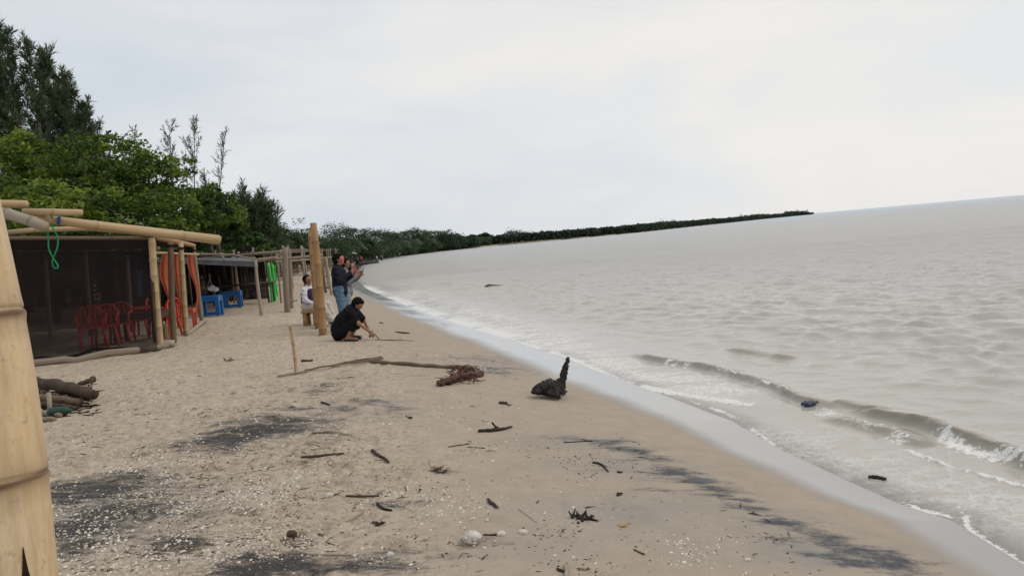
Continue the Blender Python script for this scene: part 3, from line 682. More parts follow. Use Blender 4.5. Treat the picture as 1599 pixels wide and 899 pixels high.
def casuarina(name, base, height_, rad, label, group, nb=80, matk='leaf_needle', dens=24, needle=.30, sparse=False, lean=(0, 0), z0=.12, wd=.05, conic=.85):
    t = thing(name, base, label, 'tree', group)
    height_ = height_*.975
    tip = base+np.array([lean[0], lean[1], height_]); mb = MB()
    kk = .4 if sparse else 1.0; mb.tube([base-(0, 0, .2), base*.5+tip*.5+(.1, 0, 0), tip], [.03*height_**.8*kk, .018*height_**.8*kk, .006], 8)
    A = []; B = []; T = []
    for i in range(nb):
        f = z0+(1-z0)*(i/nb)**.9; p0 = base+(tip-base)*f
        L_ = rad*(1-f*conic)**.9*RNG.uniform(.35, 1.25)+.10
        if sparse: L_ = RNG.uniform(.5, 1.0)*rad*(1.25-f)
        az = RNG.uniform(0, 2*math.pi); el = RNG.uniform(.35, 1.15)+.25*f
        if sparse: el = RNG.uniform(.75, 1.2)
        dr = np.array([math.cos(az)*math.cos(el), math.sin(az)*math.cos(el), math.sin(el)])
        e = p0+dr*L_/math.cos(min(el, 1.0))*.75
        m = (p0+e)/2+np.array([math.cos(az), math.sin(az), -.4])*L_*.08
        if L_ > .5 or sparse: mb.tube([p0, m, e], [.012*L_+.008, .008*L_+.006, .004], 4)
        bt = RNG.uniform(-.25, .25)
        k = max(6, int(dens*(L_+.4)))
        q = RNG.uniform(.12, 1.05, k); base_ = p0*(1-q)[:, None]+e*q[:, None]+np.array([math.cos(az), math.sin(az), -.4])*(L_*.08*4*(q*(1-q)))[:, None]
        dd = RNG.normal(size=(k, 3))*.55+dr*.55+np.array([0, 0, .35]); dd /= np.linalg.norm(dd, axis=1)[:, None]
        ln = needle*RNG.uniform(.5, 1.3, k)
        A.append(base_+RNG.normal(size=(k, 3))*.04*L_); B.append(A[-1]+dd*ln[:, None]); T.append(np.clip(.45+bt+RNG.normal(size=k)*.2, 0, 1))
    mb.put('trunk', MT['bark'], t)
    needles('crown', np.vstack(A), np.vstack(B), wd*RNG.uniform(.6, 1.4, sum(map(len, A))), np.hstack(T), MT[matk], t)
    return t
GA = 'trees standing behind the bamboo huts'
def at(px, py, d):
    p = P(px, py, d); return p
def cas(px, pytop, d, rad, label, **k):
    p = P(px, pytop, d); b = ground(p[0], p[1])
    return casuarina('casuarina_tree', b, p[2]-b[2], rad, label, GA, **k)
cas(-12, 28, 40, 2.3, 'tallest feathery casuarina at the far left, cut by the photo edge', nb=150, dens=62, needle=.42, wd=.048)
cas(8, 42, 39, 1.5, 'slim pointed casuarina beside the tallest tree on the left', nb=95, dens=60, needle=.36, wd=.045)
cas(42, 60, 39, 1.9, 'casuarina with a thin bushy tip, second pointed top from the left', nb=120, dens=60, needle=.36, wd=.045)
cas(70, 84, 40, 2.3, 'casuarina with a sharp dark tip, third pointed top from the left', nb=140, dens=60, needle=.4, wd=.045)
cas(97, 120, 41, 2.7, 'dark dense casuarina on the right slope of the tall clump', nb=150, dens=62, needle=.38, wd=.048)
cas(128, 163, 42, 2.2, 'shorter casuarina rising just right of the tall clump', nb=130, dens=66, needle=.36, wd=.045)
cas(150, 188, 43, 1.6, 'low casuarina at the foot of the tall clump with loose twigs', nb=80, dens=22, needle=.3)
cas(208, 200, 44, 1.5, 'thin wispy casuarina, leftmost of the bare looking tops', nb=26, dens=20, matk='leaf_sparse', sparse=True, wd=.035, z0=.55)
cas(240, 190, 44, 1.7, 'thin wispy casuarina, straight and slightly taller than its left neighbour', nb=28, dens=20, matk='leaf_sparse', sparse=True, wd=.035, lean=(.9, 0), z0=.62)
cas(268, 186, 44, 1.9, 'tall wispy casuarina with open twigs above the green crowns', nb=30, dens=20, matk='leaf_sparse', sparse=True, wd=.035, lean=(1.3, 0), z0=.62)
cas(294, 204, 45, 1.3, 'leaning wispy casuarina at the right of the bare looking tops', nb=24, dens=20, matk='leaf_sparse', sparse=True, wd=.035, lean=(2.2, 0), z0=.62)
cas(318, 268, 46, 1.5, 'small wispy casuarina peeping over the last broad crown', nb=36, dens=16, matk='leaf_sparse', sparse=True, wd=.04, z0=.55)
GB = 'broad leaved trees behind the huts'
def bro(px, py, d, rpx, zpx, label, **k):
    c = P(px, py, d); s = d/FOC
    return broad_tree('broadleaf_tree', c, rpx*s, zpx*s, d, label, GB, **k)
bro(5, 262, 27, 68, 52, 'yellow green broad leaved tree at the left edge under the casuarinas', nclump=70, per=80, tonebase=.30)
bro(62, 330, 24, 85, 50, 'bright green broad leaved tree low behind the nearest hut roof', nclump=80, per=80, tonebase=.30)
bro(165, 268, 28, 78, 58, 'broad leaved tree with the highest rounded top in the row', nclump=95, per=80, tonebase=.18)
bro(118, 298, 30, 90, 50, 'dark broad leaved tree between the yellow green crowns', nclump=80, per=70, tonebase=-.16)  # leaf tone lowered for this crown
bro(235, 296, 29, 72, 56, 'mid green broad leaved tree in the middle of the row', nclump=90, per=80, tonebase=.12)
bro(205, 348, 26, 95, 52, 'broad leaved tree hanging low over the long bamboo beam', nclump=90, per=80, tonebase=.04)
bro(300, 338, 30, 62, 50, 'broad leaved tree above the right end of the long beam', nclump=80, per=80, tonebase=-.02)
bro(322, 304, 32, 30, 11, 'broad leaved tree whose flat top branch sticks out to the right', nclump=22, per=60, tonebase=-.12)
bro(345, 352, 36, 38, 42, 'soft green broad leaved tree next to the dark casuarina', nclump=60, per=80, tonebase=-.06, leaf=.2)
bro(338, 330, 34, 40, 34, 'broad leaved tree filling the step down to the dark casuarina', nclump=60, per=80, tonebase=.05)
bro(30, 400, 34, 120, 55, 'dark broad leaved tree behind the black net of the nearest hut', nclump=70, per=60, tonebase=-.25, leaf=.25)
bro(210, 400, 40, 130, 50, 'dark broad leaved tree filling the gap behind the grey tarpaulin', nclump=70, per=60, tonebase=-.2, leaf=.28)  # darker leaf tone than the front row
bro(385, 388, 44, 42, 24, 'olive green bush like tree low in front of the dark casuarina', nclump=45, per=70, tonebase=-.1, leaf=.24)
p = P(394, 344, 56); b = ground(p[0], p[1])
casuarina('casuarina_tree', b, p[2]-b[2], 2.5, 'dark rounded casuarina standing alone at the end of the tall row', GA, nb=320, dens=50, needle=.6, wd=.07, conic=.40, z0=.1)
p = P(368, 352, 57); b = ground(p[0], p[1])
casuarina('casuarina_tree', b, p[2]-b[2], 1.7, 'dark casuarina joined to the left side of the rounded one', GA, nb=200, dens=44, needle=.55, wd=.07, conic=.45, z0=.1)
p = P(420, 362, 58); b = ground(p[0], p[1])
casuarina('casuarina_tree', b, p[2]-b[2], 1.5, 'dark casuarina joined to the right side of the rounded one', GA, nb=180, dens=44, needle=.55, wd=.07, conic=.65, z0=.1)

# treeline along the bay ------------------------------------------------
GT = 'trees along the curve of the bay'
def tl(px, pytop, d, wpx, label, tb=0.0, flat=.62, matk='leaf_far', ncl=80, per=60, name='shore_tree'):
    top = P(px, pytop, d); s = d/FOC; g = ground(top[0], top[1]); hgt = top[2]-g[2]
    rx = wpx*s*1.25; rz = hgt*.46
    c = np.array([top[0], top[1], g[2]+hgt-rz*.92])
    return broad_tree(name, c, rx, rz, d, label, GT, nclump=ncl, per=per, leaf=max(.24, 2.6*s), matk=matk, tonebase=tb, zmin=g[2]+.3, limbs=4, cs=.40)
tl(447, 352, 74, 17, 'light green shore tree just right of the dark casuarina', .12)
tl(468, 350, 84, 20, 'leafy shore tree seen left of the tall bamboo posts', .05)
tl(432, 372, 66, 20, 'low pale green shore tree in front of the dark casuarina', .18)
tl(505, 349, 105, 24, 'broad shore tree right behind the tall bamboo posts', -.02)
tl(530, 356, 118, 22, 'green shore tree above the standing women', -.06)
tl(552, 354, 150, 22, 'domed shore tree right of the standing women', -.1)
tl(575, 358, 170, 22, 'domed shore tree with a long flat top above the umbrella', -.1)
tl(600, 362, 200, 22, 'shore tree where the treeline first dips', -.06)
tl(490, 372, 92, 22, 'low shore tree behind the poles of the middle shelters', .05)
tl(520, 378, 110, 24, 'low shore tree behind the seated and standing women', .02)
tl(560, 378, 150, 26, 'low bushy shore tree just above the white umbrella', 0)
tl(590, 380, 185, 24, 'low shore tree right of the white umbrella', -.04)
tl(618, 364, 225, 20, 'shore tree with a rough top over the distant bathers', -.12)
tl(645, 359, 245, 18, 'tall shore tree with a pointed top in mid bay', -.1)
tl(625, 380, 225, 22, 'low pale shore tree behind the distant bathers', .05)
tl(665, 362, 262, 17, 'shore tree right of the pointed one', -.06)
tl(688, 362, 278, 17, 'dark shore tree near the narrow end of the sand', -.16)
tl(655, 377, 252, 20, 'low shore tree at the end of the sand strip', 0)
tl(708, 366, 290, 16, 'dark shore tree before the gap in the treeline', -.12)
tl(728, 371, 300, 15, 'lower shore tree sloping down to the gap', -.06)
tl(748, 373, 312, 13, 'small green shore tree at the gap in the treeline', .1, matk='leaf_far')
tl(690, 377, 280, 18, 'low shore tree under the dark one', -.03)
GP = 'palms along the bay'
def palm(px, py, d, label):
    top = P(px, py, d); g = ground(top[0], top[1]); t = thing('palm_tree', g, label, 'palm', GP)
    s = d/FOC; h = top[2]-g[2]; mb = MB(); mb.tube([g-(0, 0, .2), g*.5+top*.5+(.25, 0, 0), top], [.02*h+.08, .11, .09], 6); mb.put('trunk', MT['bark'], t)
    m2 = MB(); TN = []
    for k in range(15):
        az = 2*math.pi*k/15+random.random()*.4; e = random.uniform(-.1, .9); ln = random.uniform(2.0, 2.9)
        pts = []
        for j in range(6):
            q = j/5; pts.append(top+np.array([math.cos(az)*ln*q*math.cos(e*.8), math.sin(az)*ln*q*math.cos(e*.8), ln*(math.sin(e)*q-.75*q*q)]))
        pts = np.array(pts); dr = np.array([-math.sin(az), math.cos(az), 0])
        for j in range(5):
            for sgn in (-1, 1):
                a = pts[j]; b_ = pts[j+1]; w = .5*math.sin(math.pi*(j+1)/6.3)+.1
                m2.add([a, b_, b_+dr*sgn*w-(0, 0, w*.8), a+dr*sgn*w-(0, 0, w*.8)], [(0, 1, 2, 3)])
    me = m2.mesh('frond', False); attr(me, 'tone', np.repeat(RNG.uniform(0, 1, len(me.vertices)//40), 40)[:len(me.vertices)] if len(me.vertices) % 40 == 0 else RNG.uniform(.2, .8, len(me.vertices)))
    link('fronds', me, MT['leaf_palm'], t)
for a in [(532, 376, 118, 'palm behind the standing women, leftmost of the bay palms'), (548, 378, 132, 'palm left of the white umbrella with drooping fronds'), (572, 377, 150, 'palm over the dark jetty'), (592, 379, 172, 'palm with pale fronds right of the jetty end'),
          (612, 376, 200, 'palm above the nearest bathers'), (630, 377, 215, 'palm beside a low pale tree at mid bay'), (648, 375, 235, 'palm under the pointed shore tree'), (672, 374, 252, 'palm at the right end of the palm row')]: palm(*a)
# promontory: mangrove trees reading as individuals near, one mass far
MG = [(765, 375, 318, 14), (783, 366, 330, 14), (803, 361, 332, 14), (824, 363, 335, 14), (846, 364, 335, 14), (868, 365, 335, 13), (888, 362, 335, 13), (908, 362, 338, 13), (928, 361, 345, 13), (948, 357, 355, 12), (966, 356, 368, 12), (985, 355, 382, 12),
      (1004, 353, 400, 12), (1022, 350, 425, 12), (1040, 347, 455, 12), (1058, 346, 490, 11), (1076, 347, 525, 11), (1093, 345, 560, 11), (1110, 343, 610, 11), (1127, 342, 670, 11), (1144, 340, 730, 10), (1160, 338, 790, 10), (1176, 337, 850, 10), (1192, 335, 920, 10), (1208, 335, 990, 9), (1222, 333, 1050, 9), (1236, 331, 1110, 9), (1249, 330, 1150, 8), (1259, 331, 1180, 7)]
for i, (px, py, d, w) in enumerate(MG):
    dy = [0, 2, -1, 1, 2, 0, -2, 1][i % 8]*.6
    lab = 'mangrove tree nearest the sandy bay, first of the wooded point' if i == 0 else ('mangrove tree at the very tip of the wooded point' if i == len(MG)-1 else 'dark mangrove tree, number %s along the wooded point from the bay' % ['', 'two', 'three', 'four', 'five', 'six', 'seven', 'eight', 'nine', 'ten', 'eleven', 'twelve', 'thirteen', 'fourteen', 'fifteen', 'sixteen', 'seventeen', 'eighteen', 'nineteen', 'twenty', 'twenty one', 'twenty two', 'twenty three', 'twenty four', 'twenty five', 'twenty six', 'twenty seven', 'twenty eight'][i])
    t = tl(px, py+dy, d*1.02+4, w, lab, -.02+.14*((i*7) % 5-2)/2, matk='leaf_mangrove', ncl=44, per=40, name='mangrove_tree')
    t['group'] = 'mangroves along the wooded point'
# undergrowth closing the view below the crowns
def mass(name, pts, label, matk, n, hgt, depth, leaf, zoff=0.0):
    """leafy bank along a ground line: pts (x, y) and its own height"""
    pts = np.array(pts, float); seg = np.linalg.norm(np.diff(pts, axis=0), axis=1); cs = np.concatenate([[0], np.cumsum(seg)])
    q = RNG.uniform(0, cs[-1], n); x = np.interp(q, cs, pts[:, 0]); y = np.interp(q, cs, pts[:, 1])
    tx = np.interp(q+1, cs, pts[:, 0])-np.interp(q-1, cs, pts[:, 0]); ty = np.interp(q+1, cs, pts[:, 1])-np.interp(q-1, cs, pts[:, 1]); l = np.hypot(tx, ty)+1e-6
    dd = np.abs(RNG.normal(size=n))*depth; x = x-ty/l*dd; y = y+tx/l*dd
    hv = hgt*(.55+.75*fbm(q*.35, dd*.3, 3, 5)); z = height(x, y)+hv*np.sqrt(RNG.uniform(0, 1, n))+zoff
    leaves(name, np.stack([x, y, z], 1), leaf*RNG.uniform(.7, 1.3, n)*np.sqrt(np.maximum(np.hypot(x, y), 40)/60), np.clip(fbm(q*.8, z*1.3, 3, 9)*1.1-.15+RNG.normal(size=n)*.1, 0, 1), MT[matk], None, .3)
    tag(bpy.data.objects[name], label, kind='stuff')
mass('undergrowth', [(-46, 24), (-38, 40), (-36, 52), (-31, 66), (-30, 90), (-36, 120), (-45, 160), (-54, 215), (-52, 262), (-34, 305), (-6, 330)], 'dark leafy undergrowth below the trees behind the beach', 'leaf_far', 110000, 4.6, 2.6, .42)
mass('wooded_bank', [(-14, 313), (20, 321), (50, 352), (64, 366), (100, 450), (140, 541), (220, 705), (305, 884), (400, 1050), (474, 1188)], 'low dense mangrove growth at the waterline of the wooded point', 'leaf_mangrove', 70000, 3.4, 5.0, .62)

# ------------------------------------------------------------------ foreground bamboo
base = G(150, 1400) if False else None
def fore():
    a = P(-86, 300, 1.12); b = P(-19, 600, 1.10); c = P(9, 899, 1.07)
    g = c+(c-b)*2.4; g[2] = float(height(g[0], g[1]))-.1
    k = (g[2]-c[2])/((c-b)[2]*1.0); g = c+(c-b)*k; g[2] = float(height(g[0], g[1]))-.1
    top = a+(a-b)*3.2
    t = thing('bamboo_post', (g[0], g[1], g[2]+.1), 'big pale bamboo post close to the camera at the left edge', 'bamboo post')
    # smooth path
    ctl = np.array([top, a+(a-b)*1.2, a, b, c, c+(g-c)*.5, g]); tt = np.linspace(0, 1, len(ctl)); q = np.linspace(0, 1, 90)
    for _ in range(1): pts = np.stack([np.interp(q, tt, ctl[:, i]) for i in range(3)], 1)
    for _ in range(60): pts[1:-1] = (pts[:-2]+2*pts[1:-1]+pts[2:])/4
    # resample by length, nodes where the photo has them (rows 490 and 738)
    rw = [(H-0)*0]; zz = pts[:, 2]
    def zrow(row, d=1.09): return P(20, row, d)[2]
    nodes = [zrow(488), zrow(742)]; st = nodes[0]-nodes[1]; nodes += [nodes[1]-st, nodes[1]-2*st, nodes[1]-3*st, nodes[1]-4*st, nodes[1]-5*st] + [nodes[0]+st*k_ for k_ in range(1, 7)]
    P2 = []; R2 = []
    zs = np.linspace(zz.max(), zz.min(), 260); zs = np.unique(np.concatenate([zs]+[[n+o for o in (-.02, -.01, -.006, -.003, 0, .003, .006, .01, .02)] for n in nodes]))[::-1]
    zs = zs[(zs <= zz.max()) & (zs >= zz.min())]
    for z in zs:
        x = np.interp(z, zz[::-1], pts[::-1, 0]); y = np.interp(z, zz[::-1], pts[::-1, 1])
        dn = min(abs(z-n) for n in nodes); sg = [z-n for n in nodes if abs(z-n) == dn][0]
        r = .066+.0012*math.exp(-(dn/.012)**2)-.0030*math.exp(-(dn/.0022)**2)+(.0018*math.exp(-((sg+.008)/.006)**2))
        P2.append((x, y, z)); R2.append(r)
    mb = MB(); mb.tube(P2, R2, 56)
    m = bpy.data.materials.new('fresh_bamboo_close'); m.use_nodes = True; nt = m.node_tree; bs = nt.nodes['Principled BSDF']
    bs.inputs['Roughness'].default_value = .42; bs.inputs['Specular IOR Level'].default_value = .4
    at_ = N(nt, 'ShaderNodeAttribute', attribute_name='axis')
    mp_ = N(nt, 'ShaderNodeMapping'); mp_.inputs['Scale'].default_value = (4.5, 2.2, 2.2); L(nt, at_.outputs['Vector'], mp_.inputs[0])
    n_ = N(nt, 'ShaderNodeTexNoise', Scale=2.2, Detail=7.0, Roughness=.7); L(nt, mp_.outputs[0], n_.inputs['Vector'])
    mp3 = N(nt, 'ShaderNodeMapping'); mp3.inputs['Scale'].default_value = (5, 1.2, 1.2); L(nt, at_.outputs['Vector'], mp3.inputs[0])
    n3 = N(nt, 'ShaderNodeTexNoise', Scale=1.6, Detail=5.0, Roughness=.6); L(nt, mp3.outputs[0], n3.inputs['Vector'])
    cr_ = N(nt, 'ShaderNodeValToRGB'); L(nt, n_.outputs[0], cr_.inputs[0])
    cr_.color_ramp.elements[0].position = .28; cr_.color_ramp.elements[0].color = (.42, .28, .14, 1)
    cr_.color_ramp.elements[1].position = .62; cr_.color_ramp.elements[1].color = (.58, .44, .27, 1)
    x2 = N(nt, 'ShaderNodeMixRGB'); x2.inputs[2].default_value = (.60, .42, .21, 1); r2 = N(nt, 'ShaderNodeMapRange'); r2.inputs[1].default_value = .45; r2.inputs[2].default_value = .75; r2.inputs[4].default_value = .8
    L(nt, n3.outputs[0], r2.inputs[0]); L(nt, r2.outputs[0], x2.inputs[0]); L(nt, cr_.outputs[0], x2.inputs[1])
    an = N(nt, 'ShaderNodeAttribute', attribute_name='node'); x3 = N(nt, 'ShaderNodeMixRGB'); x3.inputs[2].default_value = (.13, .065, .025, 1)
    mp4 = N(nt, 'ShaderNodeMapping'); mp4.inputs['Scale'].default_value = (2.0, 9, 9); L(nt, at_.outputs['Vector'], mp4.inputs[0])
    n4 = N(nt, 'ShaderNodeTexNoise', Scale=3.0, Detail=8.0, Roughness=.75); L(nt, mp4.outputs[0], n4.inputs['Vector'])
    mp5 = N(nt, 'ShaderNodeMapping'); mp5.inputs['Scale'].default_value = (14, 1.2, 1.2); L(nt, at_.outputs['Vector'], mp5.inputs[0])
    n5 = N(nt, 'ShaderNodeTexNoise', Scale=3.2, Detail=6.0, Roughness=.7); L(nt, mp5.outputs[0], n5.inputs['Vector'])
    r4 = N(nt, 'ShaderNodeMapRange'); r4.inputs[1].default_value = .56; r4.inputs[2].default_value = .72; r4.inputs[4].default_value = .55; L(nt, n4.outputs[0], r4.inputs[0])
    r5 = N(nt, 'ShaderNodeMapRange'); r5.inputs[1].default_value = .58; r5.inputs[2].default_value = .68; r5.inputs[4].default_value = .6; L(nt, n5.outputs[0], r5.inputs[0])
    x4 = N(nt, 'ShaderNodeMixRGB'); x4.inputs[2].default_value = (.30, .17, .075, 1); L(nt, r4.outputs[0], x4.inputs[0]); L(nt, x2.outputs[0], x4.inputs[1])
    x5 = N(nt, 'ShaderNodeMixRGB'); x5.inputs[2].default_value = (.27, .17, .09, 1); L(nt, r5.outputs[0], x5.inputs[0]); L(nt, x4.outputs[0], x5.inputs[1]); x2 = x5
    L(nt, an.outputs['Fac'], x3.inputs[0]); L(nt, x2.outputs[0], x3.inputs[1]); L(nt, x3.outputs[0], bs.inputs['Base Color'])
    bp = N(nt, 'ShaderNodeBump', Distance=.0015); L(nt, n_.outputs[0], bp.inputs['Height']); L(nt, bp.outputs[0], bs.inputs['Normal'])
    me = mb.mesh('culm'); V = np.vstack(mb.V)
    dn = np.min([np.abs(V[:, 2]-n) for n in nodes], 0)
    sgn = np.min(np.array([np.where(np.abs(V[:, 2]-n) < .2, n-V[:, 2], 9) for n in nodes]), 0)
    attr(me, 'node', np.clip(.9*np.exp(-(dn/.0035)**2)+.30*np.exp(-(dn/.018)**2)+.22*np.exp(-(sgn/.05)**2)*(sgn < 1), 0, 1))
    link('culm', me, m, t)
    # split at the bottom: dark wedge standing just proud of the skin
    cc = P(17, 899, 1.07)
    cz = [P(17, r_, 1.08)[2] for r_ in (835, 870, 899, 950)]
    mb = MB(); V = []; ww = [.0005, .0035, .007, .012]
    for z, w in zip(cz, ww):
        i = int(np.argmin(np.abs(np.array(P2)[:, 2]-z))); c_ = np.array(P2[i]); 
        ray_ = ray(43, 880); ax_ = np.array([ray_[0], ray_[1], 0]); ax_ /= np.linalg.norm(ax_)
        sd = np.array([ax_[1], -ax_[0], 0]); off_ = .024
        for s_ in (-1, 1):
            u_ = off_+s_*w; V.append(c_+sd*u_-ax_*(math.sqrt(.066**2-u_**2)+.0015))
    mb.add(V, [(0, 1, 3, 2), (2, 3, 5, 4), (4, 5, 7, 6)]); mb.put('crack', mat('dark_split', (.03, .015, .008), .9, .1), t)
fore()

# ------------------------------------------------------------------ nearest hut
gb = G(250, 543); hy = gb[1]
hut = thing('bamboo_hut', G(252, 546), 'nearest bamboo hut with black net front and long pale roof beams', 'hut')
def post(px0, py0, px1, py1, r, m='bamboo', parent=None, d=None, name='post', bend=.02, dt=0.0, label=None, cat=None, group=None, seg=12, sink=.1, r1=None, step=.32):
    g = G(px0, py0) if d is None else P(px0, py0, d); t_ = P(px1, py1, g[1]+dt)
    mb = MB(); mb.bamboo(g-(0, 0, sink), t_, r, r1 if r1 else r*.92, bend, seg=seg, step=step, plain=m in ('bamboo_grey', 'wood_pale', 'bamboo_old', 'green_paint'))
    if parent is not None:
        o = mb.put(name, MT[m], parent)
        if label: o['label'] = label
        return o
    o = mb.put(name, MT[m], base=g); return tag(o, label, cat, group)
dP = G(250, 543)[1]
post(251, 545, 237, 371, .068, parent=hut)
post(259, 541, 257, 506, .055, 'bamboo_old', parent=hut, label='short stub of dark bamboo behind the corner post')
post(271, 536, 266, 378, .058, 'bamboo_old', parent=hut)
post(291, 522, 282, 379, .062, parent=hut)
post(315, 500, 302, 384, .058, 'bamboo_grey', parent=hut)
yP4 = G(315, 500)[1]
# inner posts seen through the net
for (px, py0, py1, d) in [(78, 500, 400, dP+3.5), (140, 500, 388, dP+4.0), (206, 505, 398, dP+4.4), (20, 560, 372, dP+.6)]:
    post(px, py0+12, px-8, py1, .05, 'bamboo_grey', parent=hut, d=d, sink=.3)
def beam(a, b, r0, r1, m='bamboo', parent=hut, bend=0.0, name='beam', step=.5, off=.5, dirv=(0, 0, 1), label=None):
    mb = MB(); mb.bamboo(a, b, r0, r1, bend, step=step, dirv=dirv, off=off); o = mb.put(name, MT[m], parent)
    if label: o['label'] = label
    return o
beam(P(60, 341, dP-1.9), P(341, 374.5, dP+1.0), .072, .10, step=1.7, off=.55, label='long thick pale roof beam that overhangs to the right')
beam(P(-60, 318, dP-2.0), P(42, 319, dP-1.9), .075, .065, step=.9)
beam(P(36, 331, dP-2.0), P(128, 332, dP-1.8), .062, .055, step=.9)
beam(P(-50, 331, dP-2.1), P(70, 354, dP-2.4), .10, .085, 'wood_pale', bend=.09, label='curved bleached pole at the front of the roof')
beam(P(10, 364, dP-.5), P(238, 366, dP-.05), .055, .045, bend=.1, step=1.0)
beam(P(-60, 372, dP-.9), P(236, 371.5, dP-.2), .035, .035, 'bamboo_old', step=1.0)
beam(P(232, 367.5, dP-.1), P(303, 383.5, yP4), .065, .05, 'bamboo_orange', step=.35)
beam(P(232, 387, dP+.1), P(250, 388, dP+.2), .035, .035, 'bamboo_grey')
beam(P(240, 394.5, dP+.2), P(310, 397, yP4-.1), .025, .022, step=.5)
for px_, py_, dd_, rr_ in [(237.5, 374, dP, .078), (266.5, 384, G(271, 536)[1], .07), (282.5, 388, G(291, 522)[1], .072), (302.5, 391, yP4, .066), (238.5, 389, dP, .076)]:
    c_ = P(px_, py_, dd_); mb = MB()
    for k_ in range(3): mb.tube([c_+np.array([rr_*math.cos(a_*.7)*(1), rr_*math.sin(a_*.7), (k_-1)*.022+.006*math.sin(a_+k_)]) for a_ in range(10)], .008, 5)
    o_ = mb.put('lashing', MT['roof_dark'], hut); o_['kind'] = 'stuff'
# roof net and walls
zt = P(120, 366, dP-.4)
def sheet(name, a, b, c, d_, matk, parent, sag=.05, n=(20, 12), wav=.03, seed=0):
    a, b, c, d_ = map(np.asarray, (a, b, c, d_)); nrm = np.cross(b-a, d_-a); nrm = nrm/np.linalg.norm(nrm)
    def fn(u, v):
        p = (a*(1-u)+b*u)*(1-v)+(d_*(1-u)+c*u)*v
        w = (float(fbm(u*5+seed, v*4, 3, 7))-.5)*2*wav
        return p+nrm*w*math.sin(math.pi*min(1, v*1.0+.15))+np.array([0, 0, -sag*math.sin(math.pi*u)*math.sin(math.pi*v)])
    mb = MB(); mb.grid(fn, *n)
    return mb.put(name, MT[matk], parent)
L0 = P(-260, 376, dP-1.3); R0 = P(236, 368, dP); R1 = P(302, 386, yP4); L1 = L0+(R1-R0)*1.0
sheet('roof_net', L0+(0, 0, .02), R0+(0, 0, .02), R1, L1, 'roof_dark', hut, .12, (30, 20), .05)
gl_ = G(-200, 592); gr_ = G(248, 549)
sheet('net', L0, R0+(.02, 0, 0), gr_+np.array([-.02, 0, .02]), gl_+np.array([0, 0, .02]), 'net_black', hut, 0, (40, 20), .10, 3)
# back and left closure: dense net, added to keep the interior dark
bR = G(311, 496); bL = bR+(gl_-gr_)*1.0
sheet('dark_back_net', L1, R1+(R0-R1)*0+np.array([-1.2, .2, 0]), bR+np.array([-1.2, .2, -.1]), bL-(0, 0, .1), 'net_back', hut, 0, (30, 12), .08, 5)
sheet('dark_side_net', L0, L1, bL, gl_, 'net_back', hut, 0, (12, 12), .06, 9)
# folded lower hem lying along the ground
mb = MB(); pts = [G(px, py)+np.array([0, -.08, .03+.02*math.sin(px*.3)]) for px, py in [(30, 566), (70, 561), (100, 560), (125, 556), (150, 548), (180, 546), (215, 545), (240, 543)]]
mb.tube(pts, .035, 8, jit=.5); mb.put('net_hem', MT['net_back'], hut)
mb = MB(); pts = [P(px, py, dP-.02) for px, py in [(236, 372), (234, 395), (237, 425), (236, 460), (239, 490), (240, 520), (243, 543)]]
mb.tube(pts, .03, 8, jit=.4); mb.put('net_hem', MT['net_back'], hut)
# logs on the ground
def log(pts, r, m, label=None, name='log', cat='log', group=None, lift=1.0, parent=None, jit=.12, seg=10, flat=1.0, n=9, bb=True, wob=.2):
    q = []
    for i, p in enumerate(pts):
        g = G(*p[:2]) ; q.append(g+np.array([0, 0, (p[2] if len(p) > 2 else 0)+(max(r) if np.ndim(r) else r)*.8*lift]))
    q = np.array(q); tt = np.linspace(0, 1, len(q)); s_ = np.linspace(0, 1, max(n, len(q)*3))
    Q = np.stack([np.interp(s_, tt, q[:, i]) for i in range(3)], 1)
    Q[1:-1] += RNG.normal(size=Q[1:-1].shape)*wob*(max(r) if np.ndim(r) else r)
    rr = np.interp(s_, np.linspace(0, 1, len(r)), r) if np.ndim(r) else np.full(len(s_), r)
    mb = MB(); mb.tube(Q, rr, seg, jit=jit, flat=flat)
    o = mb.put(name, MT[m], parent, base=None if parent is not None else Q.mean(0)-(0, 0, rr.mean()))
    if parent is None: tag(o, label, cat, group)
    elif label: o['label'] = label
    return o
log([(-20, 577), (50, 573), (120, 565), (200, 553), (262, 544)], .065, 'bamboo_grey', 'long grey bamboo log lying along the foot of the black net', cat='bamboo log')
log([(195, 549), (272, 541)], [.05, .075], 'wood_pale', 'short pale log overlapping the end of the long one at the corner post', cat='log')
log([(292, 524), (320, 503)], .045, 'wood_pale', 'short pale pole on the sand beside the side posts of the nearest hut', cat='pole')

# orange cloth strips between the side posts
def strip(pts, wpx, label, d, matk='orange_cloth', grp='orange cloths hanging on the side of the hut', name='hanging_cloth', cat='cloth', dd=.35):
    """pts: rows of (px left, px right, py)"""
    nrow = 14
    pa = np.array(pts, float); tt = np.linspace(0, 1, len(pa)); q = np.linspace(0, 1, nrow*2)
    rows = np.stack([np.interp(q, tt, pa[:, i]) for i in range(3)], 1)
    def fn(u, v):
        i = int(round(u*(len(rows)-1))); a, b, y = rows[i]
        px = a+(b-a)*v
        return P(px, y, d+dd*v+.06*math.sin(v*9+u*2)+.03*math.sin(u*7))
    mb = MB(); mb.grid(fn, len(rows), 9)
    o = mb.put(name, MT[matk], base=fn(0, .5)); return tag(o, label, cat, grp)
d0 = G(271, 536)[1]; d1 = G(291, 522)[1]
strip([(254, 264, 395), (249, 265, 415), (250, 266, 435), (258, 268, 455), (264, 271, 470), (263, 272, 500), (258, 271, 536)], 0, 'orange cloth strip billowing between the first two side posts', d0+.4)
strip([(270, 281, 397), (270, 283, 415), (273, 285, 435), (277, 287, 460), (281, 289, 480), (278, 289, 512)], 0, 'orange cloth strip between the second and third side posts', d1+.3)
